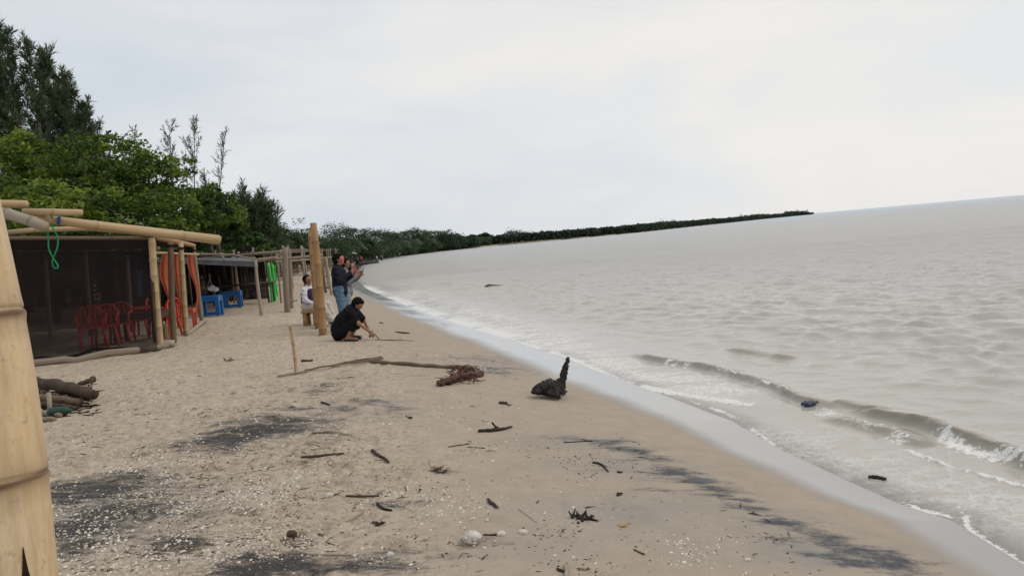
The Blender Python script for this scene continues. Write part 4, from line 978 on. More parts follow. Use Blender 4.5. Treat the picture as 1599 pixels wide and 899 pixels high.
strip([(292, 303, 398), (293, 305, 415), (298, 307, 430), (305, 311, 448), (307, 311, 465), (302, 309, 490)], 0, 'orange cloth strip knotted at the last side post', yP4-.5)
strip([(213, 222, 420), (212, 222, 440), (213, 224, 462)], 0, 'dull blue cloth hanging inside the hut behind the net', dP+3.8, 'blue_cloth', None, 'hanging_cloth')

# green rope loop
mb = MB(); dr = dP-1.75
rp = [(75, 338), (78, 350), (74, 358), (76, 372), (75, 386), (80, 398), (84, 405), (91, 414), (90, 420), (83, 418), (81, 406), (88, 392), (91, 380), (90, 368), (84, 360), (80, 350), (84, 340), (78, 336)]
pts = np.array([P(x, y, dr-.02*(i % 3)) for i, (x, y) in enumerate(rp)]); q = np.linspace(0, len(pts)-1, 70)
Q = np.stack([np.interp(q, range(len(pts)), pts[:, i]) for i in range(3)], 1)
for _ in range(3): Q[1:-1] = (Q[:-2]+Q[1:-1]*2+Q[2:])/4
mb.tube(Q, .011, 6); tag(mb.put('rope_loop', MT['green_rope'], base=pts[0]), 'bright green rope loop hanging from the long roof beam', 'rope')
mb = MB(); c_ = P(92, 343, dr+.02); dv = P(96, 343.6, dr+.04)-c_; mb.tube([c_-dv*.6, c_+dv*.6], .082, 14); tag(mb.put('blue_tie', MT['blue_tape'], base=c_), 'blue tie wrapped round the long roof beam beside the green rope', 'tie')

# ------------------------------------------------------------------ furniture
def chair(base_, rz, s=1.0, m='red_plastic', label='', group=None):
    """monobloc plastic armchair"""
    t = thing('plastic_chair', (0, 0, 0), label, 'chair', group)
    mb = MB(); mb.box((0, 0, .42), .46, .44, .03); mb.box((0, .2, .39), .44, .03, .05); mb.box((0, -.2, .39), .44, .03, .05); mb.put('seat', MT[m], t, smooth=False)
    mb = MB()
    for k in range(5): mb.box((-.24-.02*0, -.17+.085*k, .62), .02, .045, .36)
    mb.tube([(-.22, -.22, .42), (-.25, -.23, .7), (-.27, -.15, .82), (-.28, 0, .85), (-.27, .15, .82), (-.25, .23, .7), (-.22, .22, .42)], .024, 8)
    mb.put('backrest', MT[m], t, smooth=False)
    for sy in (-1, 1):
        for sx in (-1, 1):
            mb = MB(); mb.tube([(sx*.2, sy*.2, .42), (sx*.24, sy*.24, 0)], [.032, .022], 6); mb.put('leg', MT[m], t)
        mb = MB(); mb.tube([(-.25, sy*.23, .64), (0, sy*.27, .66), (.2, sy*.26, .63), (.22, sy*.24, .42)], [.022, .026, .024, .02], 6, flat=1.4); mb.put('armrest', MT[m], t)
    t.location = tuple(base_); t.rotation_euler = (0, 0, rz); t.scale = (s, s, s); return t
GC = 'red plastic chairs in the nearest hut'
def clone(t, loc, rz, label, s=1.0):
    r = t.copy(); COL.objects.link(r); r.location = tuple(loc); r.rotation_euler = (0, 0, rz); r.scale = (s, s, s); r['label'] = label
    for ch in t.children:
        c = ch.copy(); COL.objects.link(c); c.parent = r
    return r
def gd(px, d):
    p = P(px, 500, d); return ground(p[0], p[1])
c0 = chair(gd(142, dP+.55), math.radians(-60), 1.0, 'red_plastic', 'red plastic armchair behind the net, nearest the foreground post', GC)
clone(c0, gd(163, dP+.8), math.radians(-70), 'red plastic armchair behind the net, middle one of the left three')
clone(c0, gd(184, dP+1.1), math.radians(-75), 'red plastic armchair behind the net, right one of the left three')
clone(c0, gd(213, dP+2.6), math.radians(200), 'red plastic armchair farther back behind the net, left one of two')
clone(c0, gd(228, dP+2.9), math.radians(195), 'red plastic armchair farther back behind the net, right one of two')
clone(c0, gd(256, dP+2.0), math.radians(170), 'red plastic armchair seen between the first two side posts')
def table(base_, rz, w, dpt, h, m, label, name='plastic_table', cat='table', group=None, top=.04, legw=.07, apron=.1, rail=0):
    t = thing(name, (0, 0, 0), label, cat, group)
    mb = MB(); mb.box((0, 0, h-top/2), w, dpt, top); mb.put('tabletop', MT[m], t, smooth=False)
    mb = MB()
    for sy in (-1, 1): mb.box((0, sy*(dpt/2-.02), h-top-apron/2), w-.04, .025, apron)
    for sx in (-1, 1): mb.box((sx*(w/2-.02), 0, h-top-apron/2), .025, dpt-.07, apron)
    mb.put('apron', MT[m], t, smooth=False)
    for sx in (-1, 1):
        for sy in (-1, 1):
            mb = MB(); mb.box((sx*(w/2-legw/2), sy*(dpt/2-legw/2), (h-top)/2), legw, legw, h-top-.003); mb.put('leg', MT[m], t, smooth=False)
    if rail:
        for sy in (-1, 1):
            mb = MB(); mb.box((0, sy*(dpt/2-.035), .06), w-legw*2-.004, .03, .07); mb.put('rail', MT[m], t, smooth=False)
        pass
    t.location = tuple(base_); t.rotation_euler = (0, 0, rz); return t
table(gd(222, dP+1.5), .1, 1.0, .6, .62, 'table_dark', 'dark low table behind the net beside the corner post', 'wooden_table')
table(G(293, 510), .25, .42, .42, .46, 'orange_plastic', 'orange red plastic stool beside the third side post', 'plastic_stool', 'stool', legw=.05, apron=.06)
table(G(331, 493), .12, .60, .5, .60, 'blue_plastic', 'blue plastic table with open sides in front of the dark shelter, left one', group='blue plastic tables', legw=.12, apron=.12, rail=1)
table(G(365, 480), .2, .60, .5, .58, 'blue_plastic', 'blue plastic table with open sides behind the other, right one', group='blue plastic tables', legw=.11, apron=.12, rail=1)

# ------------------------------------------------------------------ second shelter: grey tarpaulin
y2 = G(315, 500)[1]+1.6; y3 = y2+7.5
sh = thing('tarpaulin_shelter', gd(360, y2), 'dark shelter under a flat grey tarpaulin roof next to the nearest hut', 'shelter')
a = P(180, 402, y2-.3); b = P(403, 408, y2+.2); c = P(398, 400.5, y3); d_ = P(180, 399, y3)
sheet('tarpaulin', a, b, c, d_, 'tarp_grey', sh, .06, (30, 10), .05, 2)
sheet('tarpaulin_edge', a, b, b-(0, 0, .17), a-(0, 0, .10), 'tarp_grey', sh, 0, (30, 4), .03, 6)
beam(P(300, 396.5, y2-.3), P(367, 397.5, y2), .03, .028, 'bamboo_grey', sh, name='pole')
beam(P(362, 397.5, y2), P(404, 406, y2+.2), .028, .026, 'bamboo_grey', sh, name='pole')
beam(P(345, 395, y2+1), P(350, 405, y2-.1), .025, .026, 'bamboo_grey', sh, name='pole')
beam(P(398, 407, y2+.1), P(434, 402, y2+.4), .065, .05, 'bamboo_grey', sh, name='pole', step=.4)
for px in (186, 250):
    post(px, 510, px-4, 402, .04, 'bamboo_grey', parent=sh, d=y2)
post(366, 474, 361, 408, .035, 'green_paint' if False else 'bamboo_old', parent=sh)
post(409, 492, 399, 406, .05, 'wood_pale', parent=sh, name='post', label='crooked bleached post holding the corner', bend=.08)
bk = [P(150, 401, y3-.2), P(412, 401, y3+1.0)]
sheet('dark_back_net', bk[0], bk[1], ground(bk[1][0], bk[1][1]), ground(bk[0][0], bk[0][1]), 'net_back', sh, 0, (24, 10), .1, 4)
bk2 = [P(330, 400, y3-3), P(405, 402, y3-3)]
# clutter inside: dark stalls, benches and bags
mb = MB(); g = gd(385, y3-2.5); mb.box(g+(0, 0, .72), 2.2, .7, .05); 
for sx in (-1, 1):
    for sy in (-1, 1): mb.tube([g+(sx*1.0, sy*.28, .7), g+(sx*1.0, sy*.3, 0)], .035, 6)
tag(mb.put('trestle_table', MT['table_dark'], base=g), 'dark trestle table deep inside the tarpaulin shelter', 'table')
mb = MB(); g = gd(325, y2+2.4); mb.tube([g+(0, 0, .55), g+(0.16, 0, .95), g+(.25, 0, 1.2)], .02, 6); mb.tube([g+(.35, 0, .5), g+(.22, 0, 1.0), g+(.2, 0, 1.25)], .02, 6); mb.box(g+(.15, 0, .5), .5, .4, .04); mb.tube([g+(0, 0, .5), g+(-.03, 0, 0)], .02, 6); mb.tube([g+(.3, 0, .5), g+(.33, 0, 0)], .02, 6)
tag(mb.put('folding_chair', MT['grey_cloth'], base=g), 'pale folding chair in the dark behind the left blue table', 'chair')
V, F = sdf([('e', (0, 0, .16), (.13, .11, .09), .04), ('e', (.12, .03, .12), (.1, .1, .08), .04), ('e', (.03, 0, .24), (.06, .06, .05), .03)], .03)
g = gd(336, y2+2.2); g[2] += .6
tag(link('bag', np_mesh('bag', V+g, F), MT['white_paint'], base=g), 'pale bundle in the dark above the left blue table', 'bag')

# green cloth posts and the shelters along the beach ---------------------
gg = 'bright green posts by the tarpaulin shelter'
for i, (x0, y0, x1, y1, lab, r) in enumerate([(425, 472, 419, 410, 'bright green cloth wrapped post, left and nearest of the green ones', .045), (430, 470, 425, 412, 'bright green cloth wrapped post between two others', .035), (434, 462, 429, 414, 'thin bright green post, right one of the green ones', .03)]):
    post(x0, y0, x1, y1, r*1.25, 'green_paint', name='green_post', label=lab, cat='post', group=gg, bend=.03)
GPO = 'weathered bamboo posts along the beach'
for a in [(439, 473, 431, 396, .035, 'bamboo_grey', 'thin leaning grey post right of the green posts'), (427, 462, 423, 392, .022, 'bamboo_grey', 'thin upright stick rising above the green posts'),
          (449, 487, 445, 386, .095, 'bamboo_grey', 'thick grey post with a broken top left of the seated woman'), (455, 481, 451, 389, .06, 'bamboo_grey', 'grey post leaning close behind the thick broken one'),
          (509, 457, 499, 398, .07, 'bamboo_old', 'dark post standing right of the tall orange bamboo'), (518, 461, 509, 401, .055, 'wood_pale', 'pale post left of the standing woman in black'),
          (513, 452, 507, 403, .04, 'bamboo_grey', 'thin grey post between the dark and the pale one')]:
    x0, y0, x1, y1, r, m, lab = a
    post(x0, y0, x1, y1, r, m, name='bamboo_post', label=lab, cat='post', group=GPO, bend=.03)
d_b = G(449, 487)[1]
def pole(a, b, r, m, label, grp=None, bend=.02, cat='pole', name='bamboo_pole'):
    mb = MB(); mb.bamboo(a, b, r, r*.85, bend, dirv=(0, 0, -1), step=.4); return tag(mb.put(name, MT[m], base=a), label, cat, grp)
pole(P(428, 404.5, d_b-.2), P(503, 397.5, d_b+.6), .045, 'bamboo_grey', 'long grey roof pole running from the tarpaulin corner to the tall posts', 'weathered roof poles')
pole(P(430, 409, d_b+1.5), P(520, 401, d_b+5.5), .035, 'bamboo_grey', 'grey roof pole lower and behind the long one', 'weathered roof poles')
pole(P(448, 468, d_b+.1), P(464, 469, d_b+.4), .03, 'bamboo_grey', 'short rail tied low between the thick posts', 'weathered roof poles')
pole(P(497, 431, G(509, 457)[1]-.1), P(515, 430, G(518, 461)[1]), .03, 'bamboo_grey', 'short rail at mid height beside the standing woman', 'weathered roof poles')
pole(P(500, 449, G(509, 457)[1]-.1), P(516, 448, G(518, 461)[1]), .03, 'bamboo_old', 'short dark rail near the ground beside the standing woman', 'weathered roof poles')

# far row of open shelters
def shelter(px, d, w, dep, hh, roof, label, seed):
    random.seed(seed); c = gd(px, d); t = thing('beach_shelter', c, label, 'shelter', 'open shelters farther along the beach')
    ang = math.atan2(float(xs(d+3)-xs(d-3)), -6.0)  # follow the shore
    ux = np.array([1.0, 0, 0]); uy = np.array([float(xs(d+4)-xs(d-4)), 8.0, 0]); uy /= np.linalg.norm(uy); ux = np.array([uy[1], -uy[0], 0])
    cs = []
    for i in range(3):
        for j in range(4):
            p = c-ux*w*(i/2)+uy*dep*(j/3-.5); g = ground(p[0], p[1]); tp = g+np.array([random.uniform(-.08, .08), random.uniform(-.08, .08), hh+random.uniform(-.05, .35)])
            mb = MB(); mb.tube([g-(0, 0, .1), (g+tp)/2+(random.uniform(-.04, .04), 0, 0), tp], random.uniform(.035, .06), 7); mb.put('post', MT['bamboo_grey' if (i+j) % 3 else 'wood_pale'], t)
            cs.append((g, tp))
    for i in range(3):
        a = c-ux*w*(i/2)-uy*dep*.56; b = c-ux*w*(i/2)+uy*dep*.56; a[2] = b[2] = c[2]+hh-.05
        mb = MB(); mb.tube([a, (a+b)/2+(0, 0, -.04), b], .04, 6); mb.put('rail', MT['bamboo_grey'], t)
    for j in range(4):
        a = c+ux*.3+uy*dep*(j/3-.5); b = c-ux*(w+.2)+uy*dep*(j/3-.5); a[2] = b[2] = c[2]+hh+.03
        mb = MB(); mb.tube([a, (a+b)/2, b], .035, 6); mb.put('rail', MT['bamboo_grey'], t)
    if roof:
        a = c-ux*w*.25-uy*dep*.5; b = c-ux*(w+.1)-uy*dep*.5; e_ = c-ux*(w+.1)+uy*dep*.5; f_ = c-ux*w*.25+uy*dep*.5
        for v in (a, b, e_, f_): v[2] = c[2]+hh+.09
        sheet('roof', a, b, e_, f_, roof, t, .12, (10, 10), .05, seed)
        n1_ = c-ux*(w+.05)-uy*dep*.5; n2_ = c-ux*(w+.05)+uy*dep*.5; n1_[2] = n2_[2] = c[2]+hh
        g1_ = n1_.copy(); g2_ = n2_.copy(); g1_[2] = g2_[2] = c[2]
        sheet('dark_back_net', n1_, n2_, g2_, g1_, 'net_back', t, 0, (8, 6), .05, seed)
    # low counter or bench
    b0 = c-ux*w*.6; mb = MB(); mb.box(b0+(0, 0, .6), .6, 1.3, .05, math.atan2(uy[1], uy[0])-math.pi/2)
    for sx in (-1, 1): mb.tube([b0+uy*sx*.6+(0, 0, .6), b0+uy*sx*.6], .03, 6)
    mb.put('bench', MT['table_dark' if seed % 2 else 'bamboo_grey'], t)
    return t
shelter(452, 31, 3.6, 4.5, 1.9, 'tarp_grey', 'open pole shelter behind the thick grey posts', 3)
shelter(462, 38, 3.8, 5, 2.0, 'canopy_green', 'pole shelter with a pale green canopy left of the seated woman', 4)
shelter(484, 46, 4.2, 6, 2.1, 'roof_dark', 'brown pole shelter seen behind the tall orange bamboo', 5)
shelter(500, 56, 4.6, 7, 2.1, None, 'bare pole frame shelter left of the woman in black', 6)
shelter(512, 68, 5, 8, 2.2, 'roof_dark', 'dark roofed shelter behind the head of the woman in black', 8)
shelter(524, 84, 5, 9, 2.3, 'tarp_grey', 'small grey roofed shelter just right of the two women', 9)
shelter(470, 74, 6, 8, 2.2, 'tarp_grey', 'grey roofed shelter under the trees, seen past the left tall post', 12)
shelter(488, 92, 7, 9, 2.3, None, 'pole frame shelter under the trees behind the seated woman', 14)
shelter(545, 122, 7, 11, 2.3, None, 'bare pole frame shelter at the foot of the palms', 15)
shelter(538, 104, 6, 11, 2.4, 'roof_dark', 'last dark roofed shelter beside the white umbrella', 10)
random.seed(21)
# white umbrella
g = gd(560, 128); t = thing('beach_umbrella', g, 'white beach umbrella standing by the far shelters', 'umbrella')
mb = MB(); mb.tube([g, g+(0, 0, 2.0)], .03, 6); mb.put('pole', MT['bamboo_grey'], t)
mb = MB(); V = [g+(0, 0, 2.1)]+[g+(.9*math.cos(a_*math.pi/4), .9*math.sin(a_*math.pi/4), 1.72) for a_ in range(8)]+[g+(.5*math.cos(a_*math.pi/4), .5*math.sin(a_*math.pi/4), 1.99) for a_ in range(8)]
mb.add(V, [(0, 9+i, 9+(i+1) % 8) for i in range(8)]+[(9+i, 1+i, 1+(i+1) % 8, 9+(i+1) % 8) for i in range(8)]); mb.put('canopy', MT['white_paint'], t, thick=.02)
# dark jetty of logs
g0 = pz(556, 412.5, .25); g1 = pz(590, 408.5, .25)
t = thing('log_jetty', (g0+g1)/2-(0, 0, .3), 'low dark jetty reaching from the beach into the sea', 'jetty')
mb = MB(); mb.tube([g0, (g0+g1)/2, g1], [.3, .28, .25], 8, jit=.3); mb.put('log', MT['wood_dark'], t)
for q in (.15, .4, .65, .9):
    p = g0*(1-q)+g1*q; mb = MB(); mb.tube([p-(0, 0, .9), p+(0, 0, .55)], .09, 6); mb.put('pile', MT['wood_dark'], t)

# ------------------------------------------------------------------ tall twin bamboo posts and bench
post(504, 523, 489, 348, .082, 'bamboo_orange', name='bamboo_post', label='tall orange bamboo post, nearer and taller of the twin pair', cat='post', group='tall twin bamboo posts', bend=.02, step=.42, r1=.07)
post(496, 512, 484.5, 362, .062, 'bamboo_orange', name='bamboo_post', label='tall orange bamboo post, shorter one behind its twin', cat='post', group='tall twin bamboo posts', bend=.02, step=.4)
pole(P(501, 440, 17.2), P(496, 372, 17.2), .022, 'bamboo_old', 'thin dark stick leaning on the tall twin posts', cat='stick')
BD = 17.6
bt = P(487, 485.5, BD); gbn = ground(bt[0], bt[1]); hb_ = bt[2]-gbn[2]
t = thing('bamboo_bench', gbn, 'rough bamboo bench under the seated woman', 'bench')
bl = P(473, 483, BD); br = P(500, 486.5, BD)
for k in range(4):
    mb = MB(); o = np.array([0, -.17+.11*k, 0]); mb.bamboo(np.array([bl[0], bl[1], bt[2]])+o, np.array([br[0], br[1], bt[2]])+o, .035, .03, 0, seg=8); mb.put('slat', MT['bamboo'], t)
for px in (478, 494):
    for yy in (-.14, .14):
        p = P(px, 487, BD); q = ground(p[0], p[1]+yy); mb = MB(); mb.bamboo(q-(0, 0, .1), np.array([p[0], p[1]+yy, bt[2]-.03]), .055, .055, 0, seg=8); mb.put('leg', MT['bamboo_orange'], t)

# ------------------------------------------------------------------ people
def c3(a, b, r0, r1=None, k=.03): return ('c', a, b, r0, r0 if r1 is None else r1, k)
def hand_prims(wr, d, up, side, curl=.5, s=1.0):
    """palm, four unequal bent fingers and a thumb from the side; d = pointing direction, up = back of the hand"""
    wr = np.array(wr, float); d = np.array(d, float); d /= np.linalg.norm(d); up = np.array(up, float); up -= d*np.dot(up, d); up /= np.linalg.norm(up); sd = np.cross(d, up)*side
    o = []
    for k in (-1.0, 0, 1.0): o.append(c3(wr, wr+d*.085*s+sd*k*.024*s, .020*s, .015*s, .018))
    for k, ln in ((-1.5, .062), (-.5, .074), (.5, .08), (1.5, .072)):
        a = wr+d*.088*s+sd*k*.019*s; b = a+(d*math.cos(curl*.6)-up*math.sin(curl*.6))*ln*.5*s; c = b+(d*math.cos(curl*1.7)-up*math.sin(curl*1.7))*ln*.55*s
        o += [c3(a, b, .0095*s, .009*s, .006), c3(b, c, .009*s, .0075*s, .006)]
    a = wr+d*.03*s+sd*.028*s; b = a+(d*.6+sd*.7-up*.3)*.038*s; c = b+(d*.9+sd*.1-up*.4)*.034*s
    o += [c3(a, b, .0125*s, .011*s, .01), c3(b, c, .011*s, .009*s, .006)]
    return o
def head_prims(hc, face, upv):
    """skull, jaw, nose, ears, brow; face = facing direction"""
    hc = np.array(hc, float); f = np.array(face, float); f /= np.linalg.norm(f); u = np.array(upv, float); u -= f*np.dot(u, f); u /= np.linalg.norm(u); s = np.cross(u, f)
    o = [c3(hc+u*.025-f*.018, hc+u*.02+f*.02, .088, .082, .02), c3(hc-u*.02+f*.02, hc-u*.082+f*.052, .064, .032, .03),
         c3(hc+f*.086+u*.010, hc+f*.098-u*.026, .009, .012, .012), c3(hc+f*.082+u*.03-s*.03, hc+f*.082+u*.03+s*.03, .014, .014, .014),
         c3(hc+f*.083-u*.058-s*.016, hc+f*.083-u*.058+s*.016, .011, .011, .008)]
    for k in (-1, 1): o.append(c3(hc-f*.005+s*k*.083+u*.012, hc-f*.002+s*k*.082-u*.022, .014, .010, .008))
    eyes = [hc+f*.088+u*.008+s*k*.031 for k in (-1, 1)]
    return o, eyes, (f, u, s)
def build(base_, yaw, layers, eyes, label, group=None, cat='person', res=.011, sc=1.0):
    base_ = np.array(base_, float); R = np.array([[math.cos(yaw), -math.sin(yaw), 0], [math.sin(yaw), math.cos(yaw), 0], [0, 0, 1]])
    t = thing('person', base_, label, cat, group)
    body = None
    for nm, prims, matk, rs in layers:
        fold = None
        if nm not in ('body', 'phone', 'stick'):
            ph = len(nm)
            fold = (lambda X, Y, Z, ph=ph: .004*np.sin(X*31+Z*23+ph)*np.sin(Y*27-Z*37)+.003*np.sin(Z*70+X*30))
        V, F = sdf(prims, rs, fold if nm not in ('hair',) else (lambda X, Y, Z: .003*np.sin(X*120+Z*60)*np.sin(Y*110)))
        V = V*sc@R.T+base_
        o = link(nm, np_mesh(nm, V, F), MT[matk] if isinstance(matk, str) else matk, t)
        vattr(o.data, 'axis', V)
    for e in eyes:
        V, F = sdf([('e', e, (.010, .010, .010), .002)], .005); V = V*sc@R.T+base_
        link('eye', np_mesh('eye', V, F), MT['eye'], t)
    return t
def neck_up(hc, f, u): return
X = lambda *a: np.array(a, float)
# --- standing woman in black, holding up a phone; faces +x (the sea), local frame x forward, y left
def standing(base_, yaw, label, shirt, jeans, skin, arm_up, sc, short=True, group=None):
    hc = X(.04, 0, 1.50); hp, eyes, (f, u, s) = head_prims(hc, (1, 0, .02), (0, 0, 1))
    pel = X(0, 0, .88); ch = X(.0, 0, 1.22)
    shl = [X(-.01, k*.165, 1.31) for k in (-1, 1)]
    el = [X(.07, -.20, 1.06), X(.06, .20, 1.05)]
    wr = [X(.30, -.06, 1.13+arm_up), X(.30, .05, 1.10+arm_up*.6)]
    hips = [X(0, k*.09, .86) for k in (-1, 1)]; kn = [X(.03, -.10, .47), X(-.02, .11, .47)]; an = [X(-.02, -.11, .08), X(-.10, .12, .08)]
    B = [c3(pel, ch, .12, .125, .05), c3(ch, X(.01, 0, 1.38), .11, .055, .04), c3(X(.0, 0, 1.36), hc-X(0.02, 0, .05), .05, .048, .03)]+hp
    for i, k in enumerate((-1, 1)):
        B += [c3(shl[i], el[i], .047, .038), c3(el[i], wr[i], .036, .025), c3(hips[i], kn[i], .085, .055), c3(kn[i], an[i], .052, .036), c3(an[i]-X(.03, 0, .03), an[i]+X(.15, k*.02, -.045), .035, .028, .02)]
        B += hand_prims(wr[i]+(wr[i]-el[i])*.02, wr[i]-el[i]+X(0, -k*.02, .16), X(-.5, -k*.9, .4), -k, .7)
    S = [c3(X(0, 0, .84), X(0, 0, 1.0), .155, .145, .05), c3(X(0, 0, 1.0), ch, .142, .15, .05), c3(X(0.02, -.07, 1.18), X(.02, .07, 1.18), .125, .125, .05), c3(X(-.01, -.12, 1.32), X(-.01, .12, 1.32), .065, .065, .05), c3(X(0, 0, 1.33), X(0, 0, 1.385), .075, .06, .03)]
    for i, k in enumerate((-1, 1)): S += [c3(shl[i], el[i], .066, .058, .04), c3(el[i], wr[i]*.86+el[i]*.14, .056, .042, .03)]
    J = [c3(X(0, -.05, .9), X(0, .05, .9), .125, .125, .05)]
    for i, k in enumerate((-1, 1)): J += [c3(hips[i]+X(0, 0, 0), kn[i], .105, .077, .04), c3(kn[i], an[i]+X(0, 0, .03), .074, .066, .03)]
    Hh = [('e', hc+X(-.03, 0, .035), (.110, .101, .103), .03), c3(hc+X(-.05, 0, -.02), hc+X(-.055, 0, -.07), .075, .055, .03), c3(hc+X(.04, -.03, .095), hc+X(.05, .03, .085), .035, .035, .03)]
    if not short: Hh += [c3(hc+X(-.06, 0, -.02), hc+X(-.09, 0, -.25), .07, .05, .03)]
    hpnt = (wr[0]+wr[1])/2+X(.10, 0, .15)
    m = (wr[0]+wr[1])/2+X(.11, 0, .12)
    Ph = [c3(m+X(0, -.03, -.07), m+X(.03, -.03, .07), .006, .006, .004), c3(m+X(0, 0, -.07), m+X(.03, 0, .07), .006, .006, .01), c3(m+X(0, .03, -.07), m+X(.03, .03, .07), .006, .006, .01)]
    Sh = [c3(a-X(.04, 0, .035), a+X(.15, 0, -.055), .044, .036, .02) for a in an]
    return build(base_, yaw, [('body', B, skin, .009), ('shirt', S, shirt, .012), ('trousers', J, jeans, .012), ('hair', Hh, 'hair', .012), ('phone', Ph, 'phone', .005), ('sandals', Sh, 'grey_cloth', .012)], eyes, label, group, sc=sc)
sb = gd(536, 15.9); sc_ = (H-sb[2])/1.60
standing(sb, math.radians(-4), 'woman in black long sleeved top and blue jeans standing, holding up a phone', 'navy_cloth', 'jeans', 'skin_red', .10, sc_)
sb2 = gd(545.5, 16.9)
standing(sb2, math.radians(4), 'woman in grey top and pale jeans standing hidden behind the one in black', 'grey_cloth', 'jeans_pale', 'skin', .06, (H-sb2[2])/1.60*.93, short=False)
# --- seated woman
def seated():
    p = P(484, 485, BD); sb_ = ground(p[0], p[1]); sh_ = float(bt[2]-sb_[2])+.04
    hc = X(.03, 0, sh_+.70); hp, eyes, _ = head_prims(hc, (1, -.45, -.05), (0, 0, 1))
    ch = X(-.03, 0, sh_+.36); sh = [X(-.01, k*.16, sh_+.47) for k in (-1, 1)]
    el = [X(.02, -.22, sh_+.24), X(.02, .21, sh_+.24)]; wr = [X(.20, -.12, sh_+.14), X(.22, .08, sh_+.13)]
    hips = [X(-.02, k*.09, sh_+.08) for k in (-1, 1)]; kn = [X(.40, -.11, sh_+.07), X(.42, .10, sh_+.09)]; an = [X(.60, -.12, .09), X(.56, .10, .09)]
    B = [c3(X(-.04, 0, sh_+.1), ch, .12, .12, .05), c3(ch, X(0, 0, sh_+.54), .11, .055, .04), c3(X(0, 0, sh_+.53), hc-X(.01, 0, .05), .047, .045, .03)]+hp
    for i, k in enumerate((-1, 1)):
        B += [c3(sh[i], el[i], .045, .037), c3(el[i], wr[i], .035, .025), c3(hips[i], kn[i], .088, .058), c3(kn[i], an[i], .055, .036), c3(an[i]-X(.03, 0, .03), an[i]+X(.16, k*.01, -.05), .035, .026, .02)]
        B += hand_prims(wr[i], (.9, -k*.35, -.25), (0, 0, 1), -k, .6)
    S = []
    for i, k in enumerate((-1, 1)): S += [c3(sh[i], el[i], .068, .060, .04), c3(el[i], wr[i]*.93+el[i]*.07, .06, .046, .03)]
    S += [c3(X(-.01, -.1, sh_+.49), X(-.01, .1, sh_+.49), .068, .068, .05), c3(X(0, 0, sh_+.50), X(0, 0, sh_+.56), .065, .055, .03)]
    Vs = [c3(X(-.04, 0, sh_+.04), X(-.03, 0, sh_+.2), .155, .145, .05), c3(X(-.03, 0, sh_+.2), ch, .14, .145, .05), c3(X(.0, -.06, sh_+.34), X(0, .06, sh_+.34), .12, .12, .05), c3(X(-.01, -.07, sh_+.45), X(-.01, .07, sh_+.45), .085, .085, .04)]
    Tr = [c3(X(-.05, -.06, sh_+.08), X(-.05, .06, sh_+.08), .125, .125, .05)]
    for i, k in enumerate((-1, 1)): Tr += [c3(hips[i], kn[i], .108, .088, .04), c3(kn[i], an[i]+X(-.02, 0, .03), .086, .085, .04)]
    Hh = [('e', hc+X(-.03, .012, .035), (.110, .101, .10), .03), ('e', hc+X(-.12, .04, .02), (.045, .045, .045), .02), c3(hc+X(-.04, .0, -.02), hc+X(-.045, .01, -.05), .072, .055, .03)]
    Sh = [c3(a-X(.04, 0, .035), a+X(.16, 0, -.06), .042, .034, .02) for a in an]
    return build(sb_, math.radians(-14), [('body', B, 'skin', .009), ('blouse', S, 'white_cloth', .012), ('vest', Vs, 'purple_cloth', .012), ('trousers', Tr, 'cream_cloth', .012), ('hair', Hh, 'hair', .012), ('sandals', Sh, 'wood_mid', .012)], eyes,
                 'woman in white sleeves, dark vest and cream trousers sitting on the bamboo bench', sc=1.0)
seated()
